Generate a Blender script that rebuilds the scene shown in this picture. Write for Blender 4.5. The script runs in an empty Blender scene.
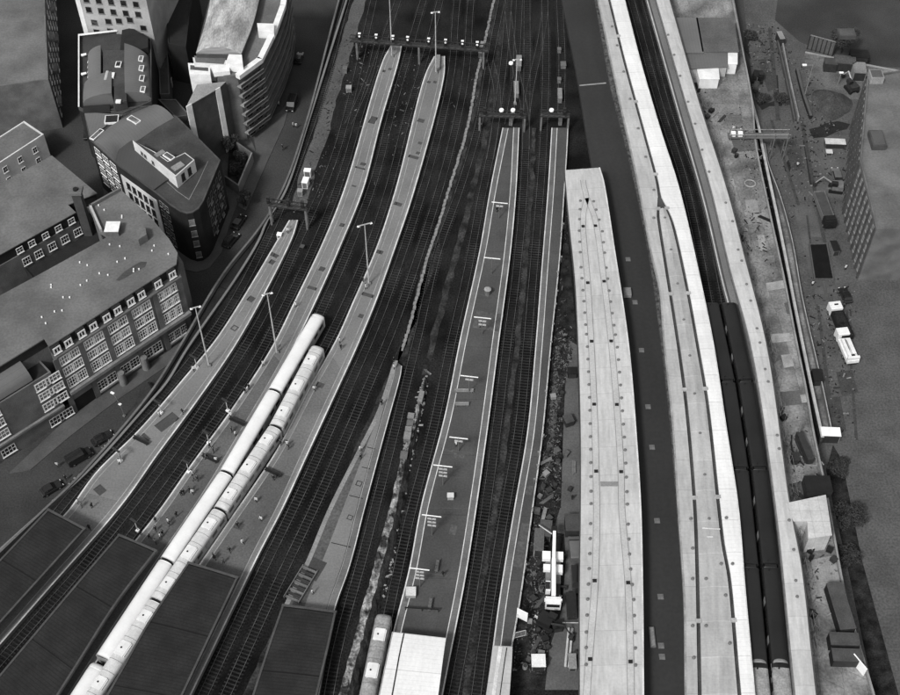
import bpy, bmesh, math, random
from mathutils import Vector, Matrix
R=math.radians
rnd=random.Random(7)
S=bpy.context.scene
COL=S.collection
# ------------------------------------------------------------------ camera, sky, sun, exposure
F=1300.;CX=450.;CY=347.5;TH=R(51);H=200.
cd=bpy.data.cameras.new('camera');cam=bpy.data.objects.new('camera',cd);COL.objects.link(cam)
cam.location=(0,0,H);cam.rotation_euler=(R(90)-TH,0,0)
cd.sensor_width=36;cd.lens=F/900*36;cd.clip_start=1;cd.clip_end=9000
S.camera=cam
W=bpy.data.worlds.new('World');S.world=W;W.use_nodes=True
nt=W.node_tree;nt.nodes.clear()
sky=nt.nodes.new('ShaderNodeTexSky');sky.sky_type='NISHITA';sky.sun_disc=False
SUN_EL=R(48);SUN_AZ=R(215)      # azimuth clockwise from +Y
sky.sun_elevation=SUN_EL;sky.sun_rotation=SUN_AZ
sky.air_density=1.5;sky.dust_density=3
bw=nt.nodes.new('ShaderNodeRGBToBW');bg=nt.nodes.new('ShaderNodeBackground');ow=nt.nodes.new('ShaderNodeOutputWorld')
bg.inputs['Strength'].default_value=0.15
nt.links.new(sky.outputs[0],bw.inputs[0]);nt.links.new(bw.outputs[0],bg.inputs[0]);nt.links.new(bg.outputs[0],ow.inputs[0])
sl=bpy.data.lights.new('sun','SUN');sl.energy=2.6;sl.angle=R(9);sl.color=(1,.995,.985)
so=bpy.data.objects.new('sun',sl);COL.objects.link(so)
sd=Vector((math.sin(SUN_AZ)*math.cos(SUN_EL),math.cos(SUN_AZ)*math.cos(SUN_EL),math.sin(SUN_EL)))
so.rotation_euler=sd.to_track_quat('Z','Y').to_euler();so.location=(0,0,300)
S.view_settings.view_transform='Standard';S.view_settings.look='None';S.view_settings.gamma=1
S.view_settings.exposure=0.1;S.view_settings.use_curve_mapping=False

# ------------------------------------------------------------------ pixel -> place, curves
ZS=-6.
def P(x,y,z=0.):
    u=(x-CX)/F;v=(y-CY)/F
    dy=math.cos(TH)-v*math.sin(TH);dz=-math.sin(TH)-v*math.cos(TH)
    t=(z-H)/dz
    return (u*t,dy*t)
def P3(x,y,z=0.):
    a=P(x,y,z);return (a[0],a[1],z)
def on_wall(px,py,a,b):
    """where the line of sight meets the vertical wall through a,b: (distance along, height)"""
    u=(px-CX)/F;v=(py-CY)/F
    d=(u,math.cos(TH)-v*math.sin(TH),-math.sin(TH)-v*math.cos(TH))
    ex,ey=b[0]-a[0],b[1]-a[1];L=math.hypot(ex,ey);ex/=L;ey/=L
    nx,ny=ey,-ex
    t=(a[0]*nx+a[1]*ny)/(d[0]*nx+d[1]*ny)
    X,Y=d[0]*t,d[1]*t
    return ((X-a[0])*ex+(Y-a[1])*ey, H+d[2]*t)
def smooth(pts,step=2.):
    """Catmull-Rom through world points, resampled evenly"""
    pts=[Vector(p[:2]) for p in pts]
    if len(pts)==2: dense=[pts[0].lerp(pts[1],i/40) for i in range(41)]
    else:
        e=[pts[0]*2-pts[1]]+pts+[pts[-1]*2-pts[-2]];dense=[]
        for i in range(1,len(e)-2):
            p0,p1,p2,p3=e[i-1:i+3]
            t0=0;t1=t0+max((p1-p0).length,1e-6)**.5;t2=t1+max((p2-p1).length,1e-6)**.5;t3=t2+max((p3-p2).length,1e-6)**.5
            for k in range(20):
                t=t1+(t2-t1)*k/20
                A1=p0*((t1-t)/(t1-t0))+p1*((t-t0)/(t1-t0));A2=p1*((t2-t)/(t2-t1))+p2*((t-t1)/(t2-t1));A3=p2*((t3-t)/(t3-t2))+p3*((t-t2)/(t3-t2))
                B1=A1*((t2-t)/(t2-t0))+A2*((t-t0)/(t2-t0));B2=A2*((t3-t)/(t3-t1))+A3*((t-t1)/(t3-t1))
                dense.append(B1*((t2-t)/(t2-t1))+B2*((t-t1)/(t2-t1)))
        dense.append(pts[-1])
    L=sum((b-a).length for a,b in zip(dense,dense[1:]))
    return resample(dense,max(2,int(L/step)+1))
def resample(c,n):
    s=[0]
    for a,b in zip(c,c[1:]): s.append(s[-1]+(b-a).length)
    out=[];j=0
    for i in range(n):
        t=s[-1]*i/(n-1)
        while j<len(s)-2 and s[j+1]<t: j+=1
        f=(t-s[j])/max(1e-9,s[j+1]-s[j]);out.append(c[j].lerp(c[j+1],min(1,max(0,f))))
    return out
def clen(c): return sum((b-a).length for a,b in zip(c,c[1:]))
def at_s(c,t):
    s=0
    for a,b in zip(c,c[1:]):
        l=(b-a).length
        if s+l>=t: return a.lerp(b,(t-s)/l),(b-a).normalized()
        s+=l
    d=(c[-1]-c[-2]).normalized();return c[-1]+d*(t-s),d
def edge(px,z=0,e0=0,e1=0,step=2.,pre=None,post=None):
    """a curve through pixels lifted to height z; e0/e1 metres of straight run-out at the far/near end"""
    pts=(pre or [])+[Vector(P(x,y,z)) for x,y in px]+(post or [])
    if e0: pts=[pts[0]+(pts[0]-pts[1]).normalized()*e0]+pts
    if e1: pts=pts+[pts[-1]+(pts[-1]-pts[-2]).normalized()*e1]
    return smooth(pts,step)
def offset(c,d):
    """shift sideways: + is to the right in the photo (curves run far to near)"""
    out=[]
    for i,p in enumerate(c):
        a=c[max(0,i-1)];b=c[min(len(c)-1,i+1)];t=(b-a).normalized()
        out.append(p+Vector((-t.y,t.x))*d)
    return out
def between_y(c,y0,y1):
    return [p for p in c if y1<=p.y<=y0]
def crop(c,s0,s1,step=2.):
    n=max(2,int((s1-s0)/step)+1)
    return [at_s(c,s0+(s1-s0)*i/(n-1))[0] for i in range(n)]

# ------------------------------------------------------------------ mesh builder
class MB:
    def __init__(s): s.v=[];s.f=[];s.uv=[];s.m=[]
    def face(s,idx,uv=None,m=0): s.f.append(idx);s.uv.append(uv);s.m.append(m)
    def quad(s,a,b,c,d,m=0,uv=None):
        n=len(s.v);s.v+=[tuple(a),tuple(b),tuple(c),tuple(d)];s.face((n,n+1,n+2,n+3),uv,m)
    def box(s,x0,y0,z0,x1,y1,z1,m=0,M=None):
        c=[(x0,y0,z0),(x1,y0,z0),(x1,y1,z0),(x0,y1,z0),(x0,y0,z1),(x1,y0,z1),(x1,y1,z1),(x0,y1,z1)]
        if M: c=[tuple(M@Vector(p)) for p in c]
        n=len(s.v);s.v+=c
        for q in ((3,2,1,0),(4,5,6,7),(0,1,5,4),(1,2,6,5),(2,3,7,6),(3,0,4,7)): s.face(tuple(n+i for i in q),None,m)
    def prism(s,poly,z0,z1,m=0,mt=None,bottom=True):
        """poly any winding; z1 may be list per corner"""
        poly=[tuple(p[:2]) for p in poly]
        A=sum(poly[i][0]*poly[(i+1)%len(poly)][1]-poly[(i+1)%len(poly)][0]*poly[i][1] for i in range(len(poly)))
        zt=z1 if isinstance(z1,(list,tuple)) else [z1]*len(poly)
        zt=list(zt)
        if A<0: poly=poly[::-1];zt=zt[::-1]
        n=len(s.v);k=len(poly)
        s.v+=[(p[0],p[1],z0) for p in poly]+[(p[0],p[1],z) for p,z in zip(poly,zt)]
        s.face(tuple(range(n+k,n+2*k)),[(p[0],p[1]) for p in poly],m if mt is None else mt)
        if bottom: s.face(tuple(range(n+k-1,n-1,-1)),None,m)
        u=0
        for i in range(k):
            j=(i+1)%k;l=math.dist(poly[i],poly[j])
            s.face((n+i,n+j,n+k+j,n+k+i),[(u,z0),(u+l,z0),(u+l,zt[j]),(u,zt[i])],m);u+=l
    def tube(s,p,q,r0,r1=None,n=8,m=0,caps=True):
        r1=r0 if r1 is None else r1
        p=Vector(p);q=Vector(q);d=(q-p).normalized();a=d.orthogonal().normalized();b=d.cross(a)
        k=len(s.v)
        for c,r in ((p,r0),(q,r1)):
            for i in range(n):
                t=2*math.pi*i/n;s.v.append(tuple(c+(a*math.cos(t)+b*math.sin(t))*r))
        for i in range(n):
            j=(i+1)%n;s.face((k+i,k+j,k+n+j,k+n+i),None,m)
        if caps: s.face(tuple(range(k+n-1,k-1,-1)),None,m);s.face(tuple(range(k+n,k+2*n)),None,m)
    def slab(s,L,Rr,z0,z1,m=0,prof=None,n=None,side=None):
        """ribbon between two curves, top z1 (+profile across), bottom z0, uv in metres"""
        n=n or max(len(L),len(Rr));L=resample(L,n);Rr=resample(Rr,n)
        prof=prof or [(0,0),(1,0)];k=len(prof);base=len(s.v);us=[0]
        for i in range(1,n): us.append(us[-1]+((L[i]-L[i-1]).length+(Rr[i]-Rr[i-1]).length)/2)
        for i in range(n):
            for t,h in prof:
                p=L[i].lerp(Rr[i],t);s.v.append((p.x,p.y,z1+h))
        for i in range(n-1):
            w=(Rr[i]-L[i]).length
            for j in range(k-1):
                a=base+i*k+j
                s.face((a,a+k,a+k+1,a+1),[(us[i],prof[j][0]*w),(us[i+1],prof[j][0]*w),(us[i+1],prof[j+1][0]*w),(us[i],prof[j+1][0]*w)],m)
        sm=m if side is None else side
        b2=len(s.v)
        for i in range(n): s.v.append((L[i].x,L[i].y,z0));s.v.append((Rr[i].x,Rr[i].y,z0))
        for i in range(n-1):
            a=b2+2*i;c=base+i*k
            s.face((a,a+2,c+k,c),[(us[i],z0),(us[i+1],z0),(us[i+1],z1),(us[i],z1)],sm);s.face((a+3,a+1,c+k-1,c+2*k-1),[(us[i+1],z0),(us[i],z0),(us[i],z1),(us[i+1],z1)],sm)
            s.face((a,a+1,a+3,a+2),None,sm)
        s.face(tuple([b2,*range(base,base+k),b2+1]),None,sm)
        e=base+(n-1)*k
        s.face(tuple([b2+2*n-1,*range(e+k-1,e-1,-1),b2+2*n-2]),None,sm)
    def build(s,name,mats,parent=None,world=True,smooth_=False,kind=None):
        if not isinstance(mats,(list,tuple)): mats=[mats]
        o=Vector(parent_world(parent)) if (parent is not None and world) else Vector((0,0,0))
        me=bpy.data.meshes.new(name)
        me.from_pydata([tuple(Vector(v)-o) for v in s.v],[],s.f)
        uvl=me.uv_layers.new(name='UVMap');li=0
        for f,uv in zip(s.f,s.uv):
            for k in range(len(f)):
                if uv: uvl.data[li].uv=uv[k]
                li+=1
        for m in mats: me.materials.append(m)
        for p,mi in zip(me.polygons,s.m):
            p.material_index=mi;p.use_smooth=bool(smooth_)
        if smooth_=='auto':
            me.set_sharp_from_angle(angle=R(35))
        ob=bpy.data.objects.new(name,me);COL.objects.link(ob)
        if parent is not None: ob.parent=parent
        if kind: ob['kind']=kind
        return ob
def parent_world(p):
    v=Vector((0,0,0))
    while p is not None:
        v+=p.location;p=p.parent
    return v
def thing(name,label,cat,loc=(0,0,0),group=None,rz=0):
    o=bpy.data.objects.new(name,None);COL.objects.link(o);o.location=loc;o.rotation_euler=(0,0,rz)
    o.empty_display_size=.5
    o['label']=label;o['category']=cat
    if group:o['group']=group
    return o
def tag(o,label,cat,group=None):
    o['label']=label;o['category']=cat
    if group:o['group']=group
    return o
def dup(src,loc=None,rz=None,label=None,group=None,parent=None):
    c=src.copy();COL.objects.link(c)
    if parent is not None:c.parent=parent
    if loc is not None:c.location=loc
    if rz is not None:c.rotation_euler=(0,0,rz)
    if label:c['label']=label
    if group:c['group']=group
    for ch in list(src.children): dup(ch,parent=c)
    return c
def recenter(ob):
    """put a lone mesh's origin at the middle of its base"""
    me=ob.data;xs=[v.co.x for v in me.vertices];ys=[v.co.y for v in me.vertices];zs=[v.co.z for v in me.vertices]
    c=Vector(((min(xs)+max(xs))/2,(min(ys)+max(ys))/2,min(zs)))
    me.transform(Matrix.Translation(-c));ob.location=ob.location+c
    return ob

# ------------------------------------------------------------------ materials (all greys: the place is shown in black and white)
def mat(name,c,c2=None,scale=.4,fine=6.,finea=.25,rough=.8,spec=.3,bump=0.,metal=0,seam=None,seam2=None,streak=None,patch=None,stretch=None,rand=0,coat=0,vseam=None,panel=None,contrast=(.35,.65)):
    m=bpy.data.materials.new(name);m.use_nodes=True;n=m.node_tree.nodes;l=m.node_tree.links
    b=n['Principled BSDF'];b.inputs['Roughness'].default_value=rough;b.inputs['Specular IOR Level'].default_value=spec;b.inputs['Metallic'].default_value=metal
    if coat:b.inputs['Coat Weight'].default_value=coat
    c2=c*.7 if c2 is None else c2
    tc=n.new('ShaderNodeTexCoord');src=tc.outputs['Object']
    if stretch:
        mp=n.new('ShaderNodeMapping');mp.inputs['Scale'].default_value=stretch;l.new(tc.outputs['UV'],mp.inputs[0]);src=mp.outputs[0]
    def val(v):
        x=n.new('ShaderNodeValue');x.outputs[0].default_value=v;return x.outputs[0]
    def math_(op,a,bb=None,cc=None,clamp=False):
        x=n.new('ShaderNodeMath');x.operation=op;x.use_clamp=clamp
        for i,q in enumerate((a,bb,cc)):
            if q is None:continue
            if isinstance(q,(int,float)):x.inputs[i].default_value=q
            else:l.new(q,x.inputs[i])
        return x.outputs[0]
    def noise(sc,det=4,s=None):
        x=n.new('ShaderNodeTexNoise');x.inputs['Scale'].default_value=sc;x.inputs['Detail'].default_value=det
        l.new(s or src,x.inputs[0]);return x.outputs[0]
    def mapr(a,f0,f1,t0,t1):
        x=n.new('ShaderNodeMapRange');x.inputs[1].default_value=f0;x.inputs[2].default_value=f1;x.inputs[3].default_value=t0;x.inputs[4].default_value=t1
        l.new(a,x.inputs[0]);return x.outputs[0]
    lo=mapr(noise(scale,5),contrast[0],contrast[1],c2,c)
    fi=mapr(noise(fine,3),.3,.7,1-finea,1+finea)
    v=math_('MULTIPLY',lo,fi)
    hgt=noise(fine*1.5,3) if bump else None
    sep=n.new('ShaderNodeSeparateXYZ');l.new(tc.outputs['UV'],sep.inputs[0])
    def lines(axis,period,width,mul,v):
        fr=math_('FRACT',math_('DIVIDE',axis,period))
        ln=math_('LESS_THAN',fr,width/period)
        return math_('MULTIPLY',v,math_('SUBTRACT',1,math_('MULTIPLY',ln,1-mul)))
    for sm,ax in ((seam,0),(seam2,0),(vseam,1)):
        if sm: v=lines(sep.outputs[ax],sm[0],sm[1],sm[2],v)
    if streak:      # dirt drawn out along the run of the surface
        mp=n.new('ShaderNodeMapping');mp.inputs['Scale'].default_value=(streak[0],streak[1],1);l.new(tc.outputs['UV'],mp.inputs[0])
        v=math_('MULTIPLY',v,mapr(noise(1.,4,mp.outputs[0]),.35,.7,1.,streak[2]))
    if patch:       # repairs and bays of different age
        br=n.new('ShaderNodeTexBrick');br.inputs['Scale'].default_value=1;br.inputs['Brick Width'].default_value=patch[0];br.inputs['Row Height'].default_value=patch[1]
        br.inputs['Mortar Size'].default_value=patch[3] if len(patch)>3 else .04
        br.inputs['Color1'].default_value=(1,1,1,1);g=patch[2];br.inputs['Color2'].default_value=(g,g,g,1);g=g*.7;br.inputs['Mortar'].default_value=(g,g,g,1)
        l.new(tc.outputs['UV'],br.inputs[0]);bwn=n.new('ShaderNodeRGBToBW');l.new(br.outputs[0],bwn.inputs[0])
        v=math_('MULTIPLY',v,bwn.outputs[0])
    if panel:       # sheet-to-sheet difference in tone, bays square to the run
        fl=[math_('FLOOR',math_('DIVIDE',sep.outputs[k],panel[k])) for k in (0,1)]
        cx=n.new('ShaderNodeCombineXYZ');l.new(fl[0],cx.inputs[0]);l.new(fl[1],cx.inputs[1])
        wn=n.new('ShaderNodeTexWhiteNoise');l.new(cx.outputs[0],wn.inputs[0]);v=math_('MULTIPLY',v,mapr(wn.outputs[0],0,1,panel[2],1.))
    if rand:
        oi=n.new('ShaderNodeObjectInfo');v=math_('MULTIPLY',v,mapr(oi.outputs['Random'],0,1,1-rand,1+rand))
    cc=n.new('ShaderNodeCombineColor')
    for i in range(3): l.new(v,cc.inputs[i])
    l.new(cc.outputs[0],b.inputs['Base Color'])
    if bump:
        bp=n.new('ShaderNodeBump');bp.inputs['Strength'].default_value=bump;bp.inputs['Distance'].default_value=.05;l.new(hgt,bp.inputs['Height']);l.new(bp.outputs[0],b.inputs['Normal'])
    return m
Mt={}
Mt['ballast']=mat('ballast',.017,.004,.1,3.,.6,.95,.1,.6)
Mt['dirt']=mat('dirt',.045,.012,.35,2.5,.5,.95,.1,.5)
Mt['sleeper']=mat('sleeper',.033,.007,.12,4,.4,.9,.15)
Mt['rail']=mat('rail',.22,.1,.5,8,.2,.45,.5,metal=.7)
Mt['asphalt']=mat('asphalt',.05,.03,.08,3,.25,.9,.2,.2)
Mt['yard']=mat('yard',.085,.062,.2,2.5,.3,.9,.2,.2)
Mt['yard_stain']=mat('yard_stain',.022,.014,.3,3,.3,.9,.2)
Mt['yard_slab']=mat('yard_slab',.1,.07,.2,3,.2,.9,.2)
Mt['pavement']=mat('pavement',.085,.06,.2,4,.15,.9,.2,patch=None)
Mt['platform']=mat('platform',.18,.135,.08,3,.13,.9,.2,.1,seam=(9.,.12,.9))
Mt['platform_dark']=mat('platform_dark',.074,.052,.12,3,.15,.9,.2,.1,seam=(13.,.12,.75),patch=(26,7,.85,.01))
Mt['coping']=mat('coping',.22,.15,.3,4,.25,.9,.2,seam=(1.8,.08,.8))
Mt['band']=mat('band',.14,.09,.2,5,.2,.9,.2,seam=(1.2,.1,.85))
Mt['white_line']=mat('white_line',.6,.42,.5,5,.15,.8,.3)
Mt['grey_line']=mat('grey_line',.32,.2,.5,5,.2,.8,.3)
Mt['roof_light']=mat('roof_light',.52,.43,.05,2.5,.06,.7,.3,.05,seam=(6.1,.13,.82),seam2=(.76,.05,.96),streak=(.25,1.5,.8),panel=(6.1,2.7,.9))
Mt['roof_grey']=mat('roof_grey',.47,.38,.05,2.5,.07,.7,.3,.05,panel=(6.4,3.,.9),seam=(6.4,.14,.82),seam2=(.8,.06,.93),streak=(.2,1.2,.8))
Mt['roof_mid']=mat('roof_mid',.44,.34,.07,2.5,.08,.7,.3,.05,panel=(6.4,3.,.88),seam=(6.4,.14,1.25),seam2=(.8,.06,.93),streak=(.15,1.,.78))
Mt['roof_mid0']=mat('roof_mid0',.42,.34,.07,2.5,.08,.7,.3,.05,seam=(6.4,.14,1.25),seam2=(.8,.06,.93),streak=(.15,1.,.78))
Mt['roof_white']=mat('roof_white',.72,.62,.05,2.5,.05,.7,.3,.03,panel=(3.2,2.6,.93),seam=(6.4,.14,.8),seam2=(.8,.07,.88),streak=(.3,1.5,.92))
Mt['gutter']=mat('gutter',.06,.035,.3,5,.3,.85,.3)
Mt['gutter_pale']=mat('gutter_pale',.36,.26,.3,3,.2,.8,.3)
Mt['deck']=mat('deck',.034,.027,.04,1.5,.1,.85,.25,.05,streak=(.05,.3,.85))
Mt['deck_edge']=mat('deck_edge',.11,.03,1.2,6,.5,.9,.2)
Mt['canopy']=mat('canopy',.018,.009,.25,4,.25,.6,.3,.1,seam=(11.5,.2,.1),seam2=(.6,.14,.62))
Mt['canopy_edge']=mat('canopy_edge',.065,.045,.5,5,.2,.7,.3)
Mt['slab']=mat('slab',.3,.13,.18,2.2,.28,.9,.2,.2,streak=(.15,.12,.68),patch=(7.5,4.2,.68,.05))
Mt['hoard']=mat('hoard',.34,.24,.4,4,.2,.8,.3)
Mt['rubble']=mat('rubble',.28,.03,.55,3,.6,.95,.1,.8,contrast=(.4,.6))
Mt['mound']=mat('mound',.07,.04,.3,3,.35,.95,.1,.6)
Mt['sand']=mat('sand',.13,.07,.2,3,.3,.95,.1,.4)
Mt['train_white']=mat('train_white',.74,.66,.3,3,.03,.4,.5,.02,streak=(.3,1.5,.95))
Mt['train_roof']=mat('train_roof',.6,.48,.5,4,.08,.6,.4,.03,streak=(.5,1,.8))
Mt['train_pod']=mat('train_pod',.68,.56,.6,4,.05,.6,.4)
Mt['train_dark']=mat('train_dark',.016,.011,.2,3,.12,.42,.4,.03)
Mt['train_end']=mat('train_end',.3,.2,.6,4,.2,.6,.4)
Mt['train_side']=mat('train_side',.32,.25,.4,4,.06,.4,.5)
Mt['train_grey']=mat('train_grey',.33,.2,.5,3,.25,.6,.4,.05,streak=(.4,1,.7))
Mt['glass']=mat('glass',.02,.012,.5,3,.1,.12,.6,rand=.3)
Mt['glass_pale']=mat('glass_pale',.2,.06,.45,2,.2,.2,.6,rand=.6)
Mt['black']=mat('black',.012,.008,1,5,.2,.7,.3)
Mt['tyre']=mat('tyre',.015,.01,3,8,.2,.85,.2)
Mt['dark_metal']=mat('dark_metal',.03,.02,1,6,.2,.6,.4)
Mt['mid_metal']=mat('mid_metal',.16,.11,1,6,.15,.55,.5)
Mt['pale_metal']=mat('pale_metal',.45,.33,1,6,.1,.5,.5)
Mt['white_paint']=mat('white_paint',.75,.62,.6,5,.08,.5,.5)
Mt['lamp_white']=mat('lamp_white',.85,.78,.6,5,.03,.4,.5)
Mt['brick_mid']=mat('brick_mid',.14,.09,.3,6,.2,.9,.2,.2,seam=None,vseam=(.3,.05,.85))
Mt['brick_dark']=mat('brick_dark',.022,.014,.3,6,.2,.9,.2,.2)
Mt['stone']=mat('stone',.2,.14,.4,5,.2,.9,.2,.1)
Mt['render_white']=mat('render_white',.62,.48,.25,4,.08,.8,.3,.05)
Mt['render_pale']=mat('render_pale',.4,.28,.2,4,.12,.85,.3,.05)
Mt['frame']=mat('frame',.75,.62,1,6,.06,.5,.4)
Mt['slate']=mat('slate',.018,.012,.5,5,.3,.8,.3)
Mt['flat_roof']=mat('flat_roof',.15,.095,.13,2.2,.14,.9,.2,.1,patch=(14,7,.93,.01))
Mt['flat_roof_dark']=mat('flat_roof_dark',.055,.034,.2,3,.18,.85,.25,.1)
Mt['metal_roof']=mat('metal_roof',.13,.1,.1,3,.06,.6,.4,.02,seam=(.7,.06,.8))
Mt['metal_roof_dark']=mat('metal_roof_dark',.06,.045,.1,3,.06,.6,.4,.02,seam=(.7,.06,.8))
Mt['old_roof']=mat('old_roof',.42,.2,.35,3,.3,.85,.25,.2,stretch=(.4,1.2,1),contrast=(.38,.62))
Mt['concrete']=mat('concrete',.26,.18,.3,4,.2,.9,.2,.1)
Mt['tarp']=mat('tarp',.5,.38,.4,3,.1,.7,.3,.3,seam=(1.8,.07,.75),vseam=(2.2,.07,.75))
Mt['foliage']=mat('foliage',.05,.02,1.2,9,.5,.8,.2,.2)
Mt['bark']=mat('bark',.035,.02,2,8,.3,.9,.2)
Mt['soil']=mat('soil',.03,.008,.5,4,.4,.95,.1,.5)
Mt['skin']=mat('skin',.35,.3,5,20,.05,.6,.3)
Mt['coat_dark']=mat('coat_dark',.015,.01,5,20,.15,.9,.2)
Mt['coat_grey']=mat('coat_grey',.12,.09,5,20,.15,.9,.2)
Mt['coat_light']=mat('coat_light',.6,.5,5,20,.08,.9,.2)
Mt['trousers']=mat('trousers',.025,.018,5,20,.15,.9,.2)
Mt['car_dark']=mat('car_dark',.012,.01,1,5,.05,.25,.6,coat=.6)
Mt['car_grey']=mat('car_grey',.12,.1,1,5,.05,.3,.6,coat=.5)
Mt['car_white']=mat('car_white',.75,.7,1,5,.04,.35,.6,coat=.5)
Mt['pit']=mat('pit',.01,.007,.5,4,.2,.9,.1)
Mt['tread']=mat('tread',.052,.04,.6,4,.3,.9,.2)
Mt['hatch']=mat('hatch',.15,.1,1,5,.15,.8,.3)
Mt['roof_stain']=mat('roof_stain',.06,.04,.3,3,.2,.8,.3)
Mt['door_dark']=mat('door_dark',.03,.02,1,5,.2,.6,.3)
Mt['platform_deep_grey']=mat('platform_deep_grey',.115,.075,.1,3,.2,.9,.2,.1,seam=(9.,.12,.85))
Mt['platform_mid_grey']=mat('platform_mid_grey',.15,.105,.1,3,.18,.9,.2,.1,seam=(9.,.12,.88))
Mt['gutter_light']=mat('gutter_light',.43,.36,.3,3,.12,.8,.3)
# ------------------------------------------------------------------ ground
ZP=.95
def struct(mb,name,m,kind='structure'):
    o=mb.build(name,m);o['kind']=kind;return o
g=MB();n_=24;ext=3000
g.quad((-ext,-ext/3,ZS),(ext,-ext/3,ZS),(ext,ext,ZS),(-ext,ext,ZS),uv=[(0,0),(1,0),(1,1),(0,1)]);struct(g,'ground',Mt['asphalt'])
PXL=[(332,22),(305,123),(281.6,189),(259.5,226),(221,275),(177,349),(148,394),(76.7,477),(40,512)]
parL=edge(PXL,1.1,90,70)
L1=[(735.8,21),(751,101),(755,145),(766,199.6),(770,218.8),(783.5,281),(796.5,347.8),(805,389.7),(813.8,440),(824,486.7),(845.6,603),(859,649)]
lineR=edge(L1,0,90,50)
d=MB();d.slab(parL,lineR,ZS-.5,0,n=150);struct(d,'track_bed',[Mt['ballast']])
# yard, pavement and street surfaces on the low level
def sheet(name,px,z,m,kind='structure',th=None):
    s=MB();pts=[P(x,y,z) for x,y in px]
    if th: s.prism(pts,z-th,z)
    else:
        A=sum(pts[i][0]*pts[(i+1)%len(pts)][1]-pts[(i+1)%len(pts)][0]*pts[i][1] for i in range(len(pts)))
        if A<0: pts=pts[::-1]
        s.v=[(p[0],p[1],z) for p in pts];s.face(tuple(range(len(pts))),[(p[0],p[1]) for p in pts])
    o=s.build(name,m);
    if kind:o['kind']=kind
    return o
sheet('yard',[(737,-60),(1000,-60),(1040,760),(850,760),(800,420),(765,200)],ZS+.004,Mt['yard'])
yg=[('yard_slab',[(793,204),(812,204),(833,272),(842,325),(826,325),(812,285)],'yard_slab'),
    ('yard_slab',[(805,60),(862,60),(862,100),(840,98),(806,84)],'sand'),
    ('yard_slab',[(808,135),(850,135),(846,200),(816,195)],'yard_slab'),
    ('yard_stain',[(784,166),(788,160),(795,159),(795,164),(791,168),(789,174),(785,171)],'yard_stain'),
    ('yard_stain',[(779,133),(784,132),(788,138),(784,139)],'yard_stain'),
    ('yard_stain',[(809,129),(818,127),(826,123),(838,121),(850,124),(847,129),(838,131),(826,137),(814,138),(811,134)],'yard_stain'),
    ('yard_stain',[(753,89),(760,92),(763,100),(768,103),(783,98),(782,106),(770,106),(762,110),(757,103)],'yard_stain'),
    ('yard_stain',[(776,75),(778,75),(779,98),(777,98)],'yard_stain'),
    ('yard_stain',[(803,140),(806,140),(812,186),(810,186)],'yard_stain'),
    ('yard_stain',[(744,30),(752,33),(748,45),(751,60),(745,50)],'yard_stain'),
    ('yard_stain',[(812,296),(818,292),(821,297),(816,301)],'yard_stain')]
for i,(nm,px,m) in enumerate(yg): sheet(nm,px,ZS+.016+.004*i,Mt[m])
for i,px in enumerate(([(800,120),(803,120),(828,250),(824,250)],[(806,215),(808,215),(834,420),(830,420)],[(770,120),(773,120),(800,205),(797,205)],[(846,310),(848,310),(858,440),(855,440)],[(758,60),(766,58),(776,88),(768,92)],[(836,372),(852,370),(858,392),(842,396)],[(820,400),(840,396),(846,430),(830,434)],[(786,150),(800,148),(805,168),(792,171)],[(768,28),(772,28),(780,120),(776,120)])): sheet('tyre_marks' if i in(0,1,2,3,8) else 'tarmac_repair',px,ZS+.07+.004*i,Mt['tread'])
sheet('side_road',[(780,-20),(1000,-20),(1000,72),(862,66),(800,42),(775,20)],ZS+.012,Mt['asphalt'])
sheet('dirt_ground',[(833,445),(842,460),(862,560),(900,700),(875,700),(846,560),(832,500),(826,470)],ZS+.02,Mt['soil'])
sheet('pavement',[(843,205),(852,205),(862,272),(855,272)],ZS+.06,Mt['pavement'],th=.1)
# strip between hoarding and yard fence
L2=[(737,21),(752,101),(759.5,131),(762,145),(773,197),(777.7,218.8),(787.8,269),(793.6,299.7),(812,389.7),(822.5,437.6)]
L3=[(764,145),(768,165),(780.6,200),(792,243),(802,299.7),(822.5,389.7),(832,436)]
c2=edge(L2,ZS+2.4,60);c3=edge(L3,ZS+1)
st=MB();st.slab(edge(L2[4:],ZS+.1),edge(L3[2:],ZS+.1),ZS-.1,ZS+.1);struct(st,'pavement',Mt['slab'])
# left side pavements
for px in ([(187,215),(199,212),(224,160),(246,182),(240,196),(229,226),(222,252),(209,268),(196,272),(180,268),(172,262)],
           [(252,128),(250,136),(256,152),(243,186),(236,200),(230,186),(226,140)],
           [(252,128),(280,112),(292,96),(284,125),(268,160),(246,210),(238,206),(256,150)],
           [(30,470),(8,474),(60,425),(110,388),(170,350),(194,332),(200,336),(172,362),(120,398),(70,436)],
           [(98,150),(104,150),(116,196),(112,200),(104,196)]):
    pvz=globals().get('pvz',.1)+.012;sheet('pavement',px,ZS+pvz,Mt['pavement'],th=.2)

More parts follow.
